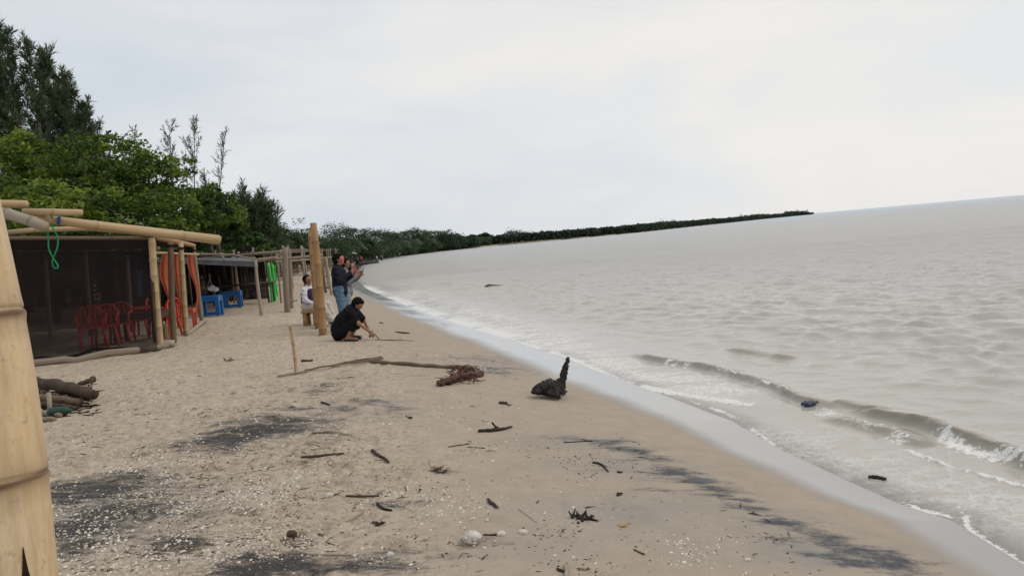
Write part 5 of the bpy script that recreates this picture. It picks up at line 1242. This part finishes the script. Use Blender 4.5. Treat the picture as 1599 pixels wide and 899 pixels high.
# --- crouching boy drawing in the sand
def crouch():
    g = G(549, 531); s_ = 1.0
    hc = X(.20, 0, .70); hp, eyes, (f, u, s) = head_prims(hc, (.72, .0, -.62), (.62, 0, .72))
    pel = X(-.20, 0, .20); mid = X(-.12, 0, .40); ch = X(.06, 0, .56)
    sh = [X(.10, k*.155, .56) for k in (-1, 1)]; el = [X(.25, -.20, .33), X(.24, .18, .35)]; wr = [X(.42, -.10, .15), X(.36, .05, .15)]
    hips = [X(-.18, k*.1, .20) for k in (-1, 1)]; kn = [X(.17, -.16, .40), X(.18, .16, .41)]; an = [X(-.02, -.13, .09), X(-.03, .13, .09)]
    B = [c3(pel, mid, .12, .115, .05), c3(mid, ch, .115, .12, .05), c3(ch, X(.14, 0, .62), .10, .055, .04), c3(X(.13, 0, .61), hc-f*.01-u*.04, .05, .047, .03)]+hp
    for i, k in enumerate((-1, 1)):
        B += [c3(sh[i], el[i], .045, .037), c3(el[i], wr[i], .035, .024), c3(hips[i], kn[i], .085, .056), c3(kn[i], an[i], .053, .036), c3(an[i]-X(.03, 0, .03), an[i]+X(.17, k*.03, -.05), .036, .028, .02)]
        B += hand_prims(wr[i], wr[i]-el[i]+X(.02, -k*.03, 0), X(.6, 0, .7), -k, 1.1)
    S = [c3(X(-.24, 0, .26), mid, .155, .16, .06), c3(X(-.26, 0, .14), X(-.20, 0, .26), .13, .15, .05), c3(mid, ch, .16, .155, .06), c3(X(.05, -.09, .55), X(.05, .09, .55), .11, .11, .05), c3(ch, X(.12, 0, .60), .10, .07, .03)]
    for i, k in enumerate((-1, 1)): S += [c3(sh[i], sh[i]*.45+el[i]*.55, .072, .068, .04)]
    T_ = [c3(X(-.2, -.07, .17), X(-.2, .07, .17), .125, .125, .05)]
    for i, k in enumerate((-1, 1)): T_ += [c3(hips[i], kn[i], .11, .085, .05), c3(kn[i], kn[i]*.55+an[i]*.45, .078, .08, .03)]
    Hh = [('e', hc-f*.03+u*.035, (.110, .10, .106), .03), c3(hc-f*.06-u*.01, hc-f*.065-u*.04, .07, .06, .03), c3(hc+f*.04+u*.09-s*.03, hc+f*.05+u*.08+s*.03, .035, .035, .03)]
    Sh = [c3(a-X(.05, 0, .055), a+X(.17, 0, -.065), .042, .036, .02) for a in an]
    t = build(g, math.radians(-6), [('body', B, 'skin', .009), ('shirt', S, 'black_cloth', .012), ('shorts', T_, 'black_cloth', .012), ('hair', Hh, 'hair', .012), ('sandals', Sh, 'phone', .012)], eyes,
              'boy in black squatting and bending forward to draw in the sand', sc=.98)
    return g
gcr = crouch()
mb = MB(); a_ = gcr+X(.40, -.02, .16); b_ = gcr+X(.56, -.06, .0); b_[2] = float(height(b_[0], b_[1]))+.003; mb.tube([a_, (a_+b_)/2, b_], [.008, .009, .007], 6)
tag(mb.put('drawing_stick', MT['wood_mid'], base=b_), 'short stick held by the squatting boy', 'stick')
# distant people, one body plus clothes each
def far_person(px, py_foot, d, hgt, shirt, label, seed, wade=0.0):
    random.seed(seed); g = gd(px, d)
    if wade: g[2] = -wade
    s = hgt/1.65; k = random.uniform(-.06, .06)
    hc = X(.02, 0, 1.54)
    B = [c3(X(0, 0, .9), X(0, 0, 1.28), .13, .13, .06), c3(X(0, 0, 1.28), hc, .07, .06, .04), ('e', hc, (.10, .09, .12), .03)]
    for j in (-1, 1): B += [c3(X(0, j*.17, 1.34), X(.04+k, j*.24, 1.06), .05, .04), c3(X(.04+k, j*.24, 1.06), X(.14, j*.22, .85), .038, .035), c3(X(0, j*.09, .88), X(.05*j, j*.1, .46), .085, .06), c3(X(.05*j, j*.1, .46), X(-.06*j, j*.11, .02), .058, .04)]
    S = [c3(X(0, 0, .86), X(0, 0, 1.25), .16, .16, .06), c3(X(0, -.12, 1.34), X(0, .12, 1.34), .08, .08, .05)]
    for j in (-1, 1): S.append(c3(X(0, j*.17, 1.34), X(.04, j*.24, 1.10), .07, .06))
    T_ = []
    for j in (-1, 1): T_ += [c3(X(0, j*.08, .92), X(.05*j, j*.1, .5), .11, .08), c3(X(.05*j, j*.1, .5), X(-.05*j, j*.11, .15), .075, .06)]
    return build(g, random.uniform(0, 6.28), [('body', B, 'skin', .03), ('shirt', S, shirt, .03), ('trousers', T_, 'black_cloth', .03), ('hair', [('e', hc+X(-.02, 0, .04), (.11, .1, .1), .03)], 'hair', .03)], [], label, 'people far along the beach', sc=s)
for i, a in enumerate([(546, 0, 62, 1.6, 'black_cloth', 'distant person in black left of the dark jetty', 0), (554, 0, 70, 1.65, 'black_cloth', 'distant person in black standing nearest the dark jetty', 0), (550, 0, 88, 1.6, 'white_cloth', 'distant person in white between the two in black', 0),
                       (568, 0, 118, 1.65, 'jeans', 'distant person in blue by the white umbrella', 0), (574, 0, 126, 1.6, 'orange_plastic', 'distant person in orange by the white umbrella', 0), (598, 0, 150, 1.6, 'white_cloth', 'bather in white wading right of the jetty', .3),
                       (606, 0, 158, 1.65, 'grey_cloth', 'taller bather in grey wading right of the jetty', .3), (592, 0, 142, 1.6, 'black_cloth', 'bather deep in the water beside the jetty end', .95), (622, 0, 205, 1.65, 'jeans', 'tiny person in blue on the far sand', 0),
                       (634, 0, 215, 1.65, 'cream_cloth', 'tiny person in cream on the far sand', 0), (641, 0, 222, 1.65, 'black_cloth', 'tiny person in black on the far sand', 0), (655, 0, 238, 1.65, 'orange_plastic', 'tiny person in orange at the end of the far sand', 0)]):
    far_person(a[0], a[1], a[2], a[3], a[4], a[5], i+40, a[6])
random.seed(5)

# ------------------------------------------------------------------ driftwood and litter one can point to
def stick(pts, r, m, label, name='driftwood_stick', cat='stick', group=None, **k):
    return log(pts, r, m, label, name, cat, group, **k)
# upright stick and lying laths
post(462, 584, 453, 507, .024, 'bamboo', name='bamboo_stick', label='thin bamboo stick standing upright in the sand', cat='stick', step=.2)
stick([(434, 589), (464, 584), (480, 581)], [.018, .022, .018], 'bamboo_grey', 'short grey lath at the foot of the upright bamboo stick', flat=.6)
stick([(477, 581), (520, 574), (597, 562)], [.022, .03, .038], 'bamboo_old', 'split bamboo lath lying from the upright stick towards the long pole', name='split_bamboo', cat='bamboo', flat=.5, group=None)
stick([(518, 573.5), (560, 566), (596, 560.5)], [.012, .02, .016], 'wood_dark', 'dark strip of bark lying along the split bamboo lath', name='bark_strip', cat='bark', lift=2.0)
stick([(579, 567), (620, 569.5), (680, 574), (738, 577.5)], [.022, .028, .03, .033], 'bamboo_old', 'long thin brown pole lying across the beach', name='driftwood_pole', cat='pole')
# brush heap beside its end
gbh = G(718, 592)
t = thing('brush_bundle', gbh, 'reddish brown branch with a tangle of roots at the end of the long pole', 'branch')
log([(684, 604), (700, 600), (722, 592), (752, 586.5)], [.024, .042, .045, .042], 'wood_red', name='branch', parent=t, jit=.5, n=22, wob=.4)
log([(683, 601), (694, 601), (706, 601)], [.02, .035, .02], 'wood_dark', name='branch', parent=t, jit=.4)
mb = MB(); rs = np.random.default_rng(4)
for i in range(130):
    a0 = G(rs.uniform(702, 742), rs.uniform(577, 600)); a0[2] += rs.uniform(0, .07); dd = rs.normal(size=3)*.075; dd[2] = abs(dd[2])*.35; m_ = a0+dd*.5+rs.normal(size=3)*.02
    mb.tube([a0, m_, a0+dd], [.008, .006, .004], 4)
o = mb.put('roots', MT['wood_red'], t); o['kind'] = 'stuff'
log([(714, 583), (722, 580), (738, 584)], [.01, .016, .01], 'wood_red', name='twig', parent=t)
# black stump
def stump():
    def gp(px, py, dz=0.0, dy=0.0):
        q = P(px, py, dS+dy); return q
    g = G(862, 621); dS = g[1]
    u = lambda x, y, d=0.0: P(x, y, dS+d)
    pr = [c3(u(876, 603), u(881, 582), .052, .040, .03), c3(u(881, 582), u(887, 560), .038, .018, .02), c3(u(884, 572), u(886.5, 559.5, .01), .024, .018, .02),
          c3(u(842, 607), u(868, 604), .065, .075, .05), c3(u(838, 608), u(832, 612, -.05), .035, .022, .03), c3(u(848, 600, .05), u(860, 597, .1), .04, .045, .03),
          c3(u(866, 606, -.05), u(869, 617, -.12), .06, .035, .04), c3(u(855, 612, -.1), u(872, 619, -.15), .022, .03, .03), c3(u(874, 606), u(878, 613, -.05), .05, .03, .03), c3(u(835, 612, -.02), u(842, 611, -.12), .022, .02, .02), c3(u(858, 598, .12), u(842, 604, .25), .04, .02, .03),
          c3(u(865, 612, .1), u(850, 613, .2), .06, .04, .03), c3(u(870, 610, .05), u(884, 612, .25), .04, .015, .03)]
    V, F = sdf(pr, .009, lambda X, Y, Z: .009*np.sin(X*70+np.sin(Z*60)*1.5)*np.sin(Y*62+Z*50)+.006*np.sin(X*160+Z*120)*np.sin(Z*140-X*60))
    o = link('driftwood_stump', np_mesh('driftwood_stump', V, F), MT['wood_dark'], base=g); vattr(o.data, 'axis', V)
    tag(o, 'black rotten tree stump with one upright spike near the wet sand', 'stump')
stump()
DW = 'dark driftwood pieces lying on the sand'
# forked branch
t = thing('forked_branch', G(774, 673), 'dark forked branch on smooth sand below the black stump', 'branch')
log([(747, 675), (765, 674), (782, 672), (800, 668)], [.012, .018, .017, .008], 'wood_dark', name='branch', parent=t, n=12)
mb = MB(); a_ = G(779, 672)+X(0, 0, .02); mb.tube([a_, P(773, 665, a_[1]), P(768, 659, a_[1])], [.013, .010, .009], 6); mb.put('twig', MT['wood_dark'], t)
stick([(581, 705), (590, 711), (600, 717), (607, 723)], [.014, .013, .011, .009], 'wood_mid', 'short brown stick with a pale tip, pointing down to the right')
stick([(761, 781), (768, 787), (778, 795)], [.008, .014, .006], 'wood_dark', 'short black stick lying alone above the white stone', flat=.6)
stick([(926, 723), (935, 724), (942, 728), (950, 737)], [.006, .009, .008, .005], 'wood_dark', 'thin curved black twig left of the dark streak')
stick([(1356, 748), (1370, 750), (1383, 753)], [.012, .017, .017], 'wood_dark', 'black piece of wood lying in the shallow swash', name='driftwood_piece', cat='driftwood', lift=1.6)
stick([(470, 715), (500, 713), (537, 709)], [.007, .012, .007], 'wood_mid', 'thin brown stick lying level among shells left of the short brown stick')
stick([(487, 677), (510, 675), (552, 680)], [.02, .022, .008], 'wood_pale', 'pale tan piece of cane below the black stain', name='cane_piece', cat='cane', flat=.5)
stick([(528, 820), (550, 811), (578, 795)], [.004, .006, .004], 'wood_pale', 'thin pale curved twig pointing up to the right')
stick([(540, 775), (560, 776), (592, 775)], [.006, .008, .005], 'wood_mid', 'thin brown twig lying level above the pale curved twig')
stick([(590, 788), (600, 796), (612, 798)], [.012, .01, .006], 'wood_dark', 'small dark bent piece of bark right of the pale curved twig', name='bark_piece', cat='bark')
stick([(478, 866), (510, 867), (548, 867)], [.005, .006, .005], 'wood_pale', 'long straight pale twig on the dark stain at the bottom')
stick([(618, 519), (630, 520.5), (640, 521)], [.01, .018, .008], 'wood_dark', 'small black stick lying right of the squatting boy')
stick([(586, 531), (610, 531.5), (647, 532.5)], [.010, .014, .006], 'wood_mid', 'thin brown pole lying in front of the squatting boy', flat=.6)
stick([(592, 504), (598, 505)], .012, 'wood_mid', 'tiny brown stick on the sand beyond the squatting boy')
stick([(471, 565), (488, 564)], [.018, .02], 'wood_mid', 'short brown piece of wood right of the upright bamboo stick')
stick([(780, 630), (792, 631)], [.016, .014], 'wood_mid', 'small brown chip of wood left of the black stump', name='wood_chip', cat='wood chip')
stick([(502, 629), (515, 633)], [.012, .008], 'wood_dark', 'small dark stick on shell grit above the black stain')
stick([(810, 795), (838, 816)], [.003, .003], 'wood_pale', 'very thin faint straw right of the short black stick', name='straw', cat='straw', lift=.5)
stick([(755, 836), (780, 835.5)], [.006, .007], 'wood_mid', 'thin brown twig between the white stone and the small shell')
stick([(884, 884), (885, 905)], [.010, .012], 'wood_pale', 'pale upright piece of twig at the bottom edge')
stick([(870, 889), (886, 896)], [.006, .009], 'wood_dark', 'dark twig touching the pale one at the bottom edge')
stick([(990, 858), (1006, 866)], [.004, .005], 'wood_mid', 'tiny twig on grey sand right of the orange leaf')
stick([(730, 698), (757, 700)], [.003, .004], 'wood_mid', 'hair thin twig above the tuft of dark weed')
stick([(700, 698), (733, 693)], [.003, .005], 'wood_dark', 'thin twig left of the forked branch and below it')
stick([(880, 691), (925, 689)], [.004, .006], 'wood_dark', 'thin black twig at the upper end of the dark streak')
def clump(px, py, wpx, hpx, n, label, m='wood_dark', seed=1, r=.006, up=.5):
    rs_ = np.random.default_rng(seed); g = G(px, py); mb = MB()
    for i in range(n):
        a0 = G(px+rs_.normal()*wpx*.25, py+rs_.normal()*hpx*.2); a0[2] += .003; a0[:2] = g[:2]+(a0[:2]-g[:2])*.8; dd = rs_.normal(size=3)*wpx*.25*g[1]/FOC; dd[2] = abs(dd[2])*up
        mb.tube([a0, a0+dd*.5+rs_.normal(size=3)*.004, a0+dd], [r, r*.8, r*.4], 5)
    return tag(mb.put('weed_clump', MT[m], base=g), label, 'seaweed', 'clumps of dark weed on the sand')
clump(909, 810, 36, 12, 26, 'black clump of weed and bark right of the white stone', seed=3, r=.009)
clump(968, 772, 10, 8, 12, 'small black clump below the thin curved twig', seed=4, r=.006)
clump(966, 737, 8, 4, 10, 'tiny black clump touching the end of the curved twig', seed=5, r=.006)
clump(686, 735, 26, 14, 34, 'loose tuft of brown rootlets on bare sand', 'wood_mid', 6, .003, .8)
clump(795, 632, 14, 3, 8, 'flat scrap of weed left of the black stump', 'wood_mid', 7, .005)
clump(640, 652, 10, 5, 10, 'little dark clump on the sand at mid beach', seed=8, r=.006)
clump(593, 818, 22, 10, 18, 'brown clump beside the pale curved twig', 'wood_mid', 9, .005)
clump(360, 563, 30, 6, 14, 'scrap of dry weed in front of the nearest hut', 'wood_mid', 10, .006)
# stones and shells
def rock(px, py, w, h, label, m='stone', name='stone', cat='stone', group=None, seed=0):
    rs_ = np.random.default_rng(seed+90); g = G(px, py); s = g[1]/FOC; a = w*s*.5; b = h*s*.75
    pr = [('e', (0, 0, b*.35), (a, a*.75, b), a*.2)]+[('e', tuple(rs_.uniform(-.6, .6, 3)*np.array([a, a*.6, b*.5])+X(0, 0, b*.4)), (a*.5, a*.45, b*.55), a*.12) for _ in range(6)]
    V, F = sdf(pr, max(a/12, .002), lambda X, Y, Z: a*.06*np.sin(X/a*9+seed)*np.sin(Y/a*8+Z/a*7))
    return tag(link(name, np_mesh(name, V+g, F), MT[m], base=g), label, cat, group)
rock(737, 843, 30, 15, 'big white coral stone with dark pits lying on grey sand', seed=1)
rock(783, 835, 14, 7, 'small white shell right of the big white stone', 'shell', 'shell', 'shell', 'loose white shells', 2)
rock(817, 832, 14, 6, 'flat white shell, right one of two beside the big stone', 'shell', 'shell', 'shell', 'loose white shells', 3)
rock(756, 857, 7, 5, 'little white shell below the big white stone', 'shell', 'shell', 'shell', 'loose white shells', 4)
rock(690, 782, 9, 3, 'flat white shell above and left of the big stone', 'shell', 'shell', 'shell', 'loose white shells', 5)
rock(456, 836, 17, 9, 'round brown pebble lying on pale sand at the lower left', 'wood_mid', 'pebble', 'pebble', None, 6)
rock(1167, 874, 10, 4, 'white shell on the grey sand at the lower right', 'shell', 'shell', 'shell', 'loose white shells', 7)
rock(514, 775, 12, 7, 'round grey pebble among twigs at mid left', 'stone', 'pebble', 'pebble', None, 8)
rock(609, 868, 12, 8, 'pale pebble on dark stain near the bottom', 'stone', 'pebble', 'pebble', None, 9)
g = G(974, 821); mb = MB()
mb.grid(lambda u_, v_: g+X((u_-.5)*.07+.008*math.sin(v_*5), (v_-.5)*.05*math.sin(math.pi*min(1, u_+.12)), .008+.012*math.sin(v_*3.1)*u_), 8, 6)
tag(mb.put('dry_leaf', MT['leaf_dry'], base=g), 'orange dry leaf lying alone on the grey sand', 'leaf')
# bag in the surf
V, F = sdf([('e', (0, 0, .02), (.075, .05, .03), .03), ('e', (.06, .02, .01), (.055, .04, .025), .03), ('e', (-.05, -.02, .03), (.04, .03, .02), .03)], .008, lambda X, Y, Z: .008*np.sin(X*80)*np.sin(Y*90+Z*60))
g = pz(1266, 633); tag(link('plastic_bag', np_mesh('plastic_bag', V+g, F), MT['blue_grey_plastic'], base=g), 'dark blue grey plastic bag floating at the end of the small wave', 'bag')
mb = MB(); g = pz(770, 446); mb.tube([g+X(-.4, 0, -.02), g+X(-.2, .1, .03), g+X(.1, 0, .0), g+X(.5, .2, -.03)], [.03, .05, .04, .02], 7, jit=.4); tag(mb.put('floating_log', MT['wood_mid'], base=g), 'piece of wood floating out on the sea', 'driftwood')

# wood pile in the hollow on the left
GWP = 'poles in the wood pile at the left'
stick([(20, 598), (60, 610), (105, 621), (150, 633)], [.065, .075, .075, .06], 'wood_mid', 'thick brown log on top of the wood pile, broken at its right end', name='log', cat='log', lift=2.2, jit=.2)
stick([(30, 622), (70, 630), (128, 634)], [.045, .05, .045], 'bamboo_old', 'brown pole right under the thick log of the wood pile', cat='pole', name='pole', group=GWP, lift=1.4)
stick([(20, 632), (62, 636), (118, 641)], [.035, .04, .03], 'wood_mid', 'thinner brown pole in the middle of the wood pile', cat='pole', name='pole', group=GWP)
stick([(20, 645), (60, 648), (95, 652)], [.03, .035, .028], 'bamboo_grey', 'grey pole at the front of the wood pile', cat='pole', name='pole', group=GWP)
stick([(20, 654), (60, 656), (85, 658)], [.03, .03, .025], 'bamboo_grey', 'lowest and frontmost grey pole of the wood pile', cat='pole', name='pole', group=GWP)
stick([(100, 612), (120, 622), (140, 626)], [.03, .03, .02], 'wood_dark', 'dark branch behind the broken end of the thick log', cat='branch', name='branch')
stick([(52, 592), (70, 603), (80, 608)], [.02, .02, .02], 'wood_dark', 'dark bent branch at the back of the wood pile', cat='branch', name='branch', lift=2)
stick([(85, 606), (96, 600), (112, 603), (120, 606)], [.012, .016, .014, .01], 'wood_dark', 'curved black root lying behind the wood pile', cat='root', name='root', lift=3)
stick([(122, 603), (134, 600), (148, 595)], [.02, .03, .045], 'wood_mid', 'knobbly brown piece of wood right of the curved black root', cat='driftwood', name='driftwood_piece', lift=1)
gpp = G(78, 646); mb = MB(); mb.tube([gpp-(0, 0, .05), P(76, 613, gpp[1])], [.028, .026], 10); tag(mb.put('wooden_stake', MT['wood_pale'], base=gpp), 'short pale stake standing in the wood pile', 'stake')
gb_ = G(92, 650)+X(0, 0, .03); mb = MB(); mb.tube([gb_+X(-.11, .0, .02), gb_+X(-.08, 0, .03), gb_+X(.06, 0, .03), gb_+X(.10, 0, .03), gb_+X(.13, .0, .03), gb_+X(.16, 0, .03)], [.04, .055, .055, .045, .018, .018], 14)
tag(mb.put('green_bottle', mat('green_bottle_plastic', (.006, .05, .022), .5, .5, scale=3), base=gb_), 'dark green plastic bottle lying in the wood pile', 'bottle')
mb = MB(); rs = np.random.default_rng(8)
for i in range(240):
    a0 = G(rs.uniform(40, 150), rs.uniform(598, 650)); dd = rs.normal(size=3)*.09; dd[2] = abs(dd[2])*.3; mb.tube([a0, a0+dd*.5, a0+dd], [.009, .008, .005], 5)
tag(mb.put('pile_twigs', MT['litter'], base=G(90, 630)), 'small broken twigs filling the wood pile', kind='stuff')

# ------------------------------------------------------------------ shell grit, pebbles and twigs strewn over the sand
def scatter(name, n, fld, smin, smax, matk, label, kind_='chip', seed=1, xr=(-9, 2.6), yr=(2.8, 17), pw=1.5, base_d=.0, thr=0.0):
    rs_ = np.random.default_rng(seed)
    u = rs_.uniform(0, 1, n*6); y = (yr[0]**-pw+(yr[1]**-pw-yr[0]**-pw)*u)**(-1/pw); x = rs_.uniform(-.75, .62, n*6)*y
    s = sdist(x, y); f = field(x, y, fld)*(.06+2.6*sstep(.42, .75, fbm(x*2.2, y*2.2, 4, seed)))+base_d
    f *= sstep(1.0, 1.5, s); f *= 1-.72*np.clip(field(x, y, DARK), 0, 1)
    k = np.where(rs_.uniform(0, 1, n*6) < f)[0][:n]; x = x[k]; y = y[k]; n = len(k)
    z = height(x, y); s = smin+(smax-smin)*rs_.uniform(0, 1, n)**5; s = s*(1+.05*np.minimum(y, 14))
    a = rs_.uniform(0, 6.283, n); C = np.stack([x, y, z], 1)
    d = np.stack([np.cos(a), np.sin(a), rs_.normal(size=n)*.12], 1); w = np.stack([-np.sin(a), np.cos(a), rs_.normal(size=n)*.15], 1)
    if kind_ == 'chip':
        ar = rs_.uniform(.45, .95, n)[:, None]; S = s[:, None]*.5
        V = np.stack([C-d*S, C-w*S*ar, C+d*S*.9, C+w*S*ar, C+X(0, 0, 1)*S*rs_.uniform(.25, .7, n)[:, None]+d*S*.1], 1); T = [(0, 1, 4), (1, 2, 4), (2, 3, 4), (3, 0, 4)]; nv = 5
    else:
        S = s[:, None]*2.2; ww = s[:, None]*.13; up_ = X(0, 0, 1)
        V = np.stack([C-d*S, C-w*ww+up_*ww, C+d*S, C+w*ww+up_*ww, C+up_*ww*2.6+w*S*.12], 1); T = [(0, 1, 4), (1, 2, 4), (2, 3, 4), (3, 0, 4)]; nv = 5
    V = V.reshape(-1, 3); F = (np.arange(n)[:, None, None]*nv+np.array(T)[None]).reshape(-1, 3)
    me = np_mesh(name, V, F, False); vattr(me, 'axis', np.repeat(rs_.uniform(0, 50, (n, 3)), nv, 0)); attr(me, 'tone', np.repeat(rs_.uniform(0, 1, n), nv))
    tag(link(name, me, matk), label, kind='stuff')
shm = leaf_mat('shell_grit', [(0, (.40, .34, .27)), (.6, (.60, .53, .43)), (1, (.80, .75, .66))], .05, .7)
pbm = leaf_mat('dark_grit', [(0, (.04, .03, .025)), (.6, (.12, .09, .065)), (1, (.22, .17, .12))], .0, .9)
scatter('shell_fragments', 52000, SHELL, .004, .026, shm, 'broken white shell fragments strewn over the sand', seed=2)
scatter('dark_pebbles', 16000, SHELL, .005, .024, pbm, 'dark grit and bark crumbs strewn over the sand', seed=3)
scatter('twig_litter', 2600, SHELL+DARK, .008, .026, pbm, 'fine dark twigs strewn over the sand', 'twig', seed=4, base_d=.03)
scatter('sparse_shells', 900, SHELL, .006, .024, shm, 'scattered single white shells on the bare sand', seed=6, base_d=.25)
scatter('sparse_crumbs', 1400, SHELL, .005, .02, pbm, 'scattered dark crumbs on the bare sand', seed=7, base_d=.3)
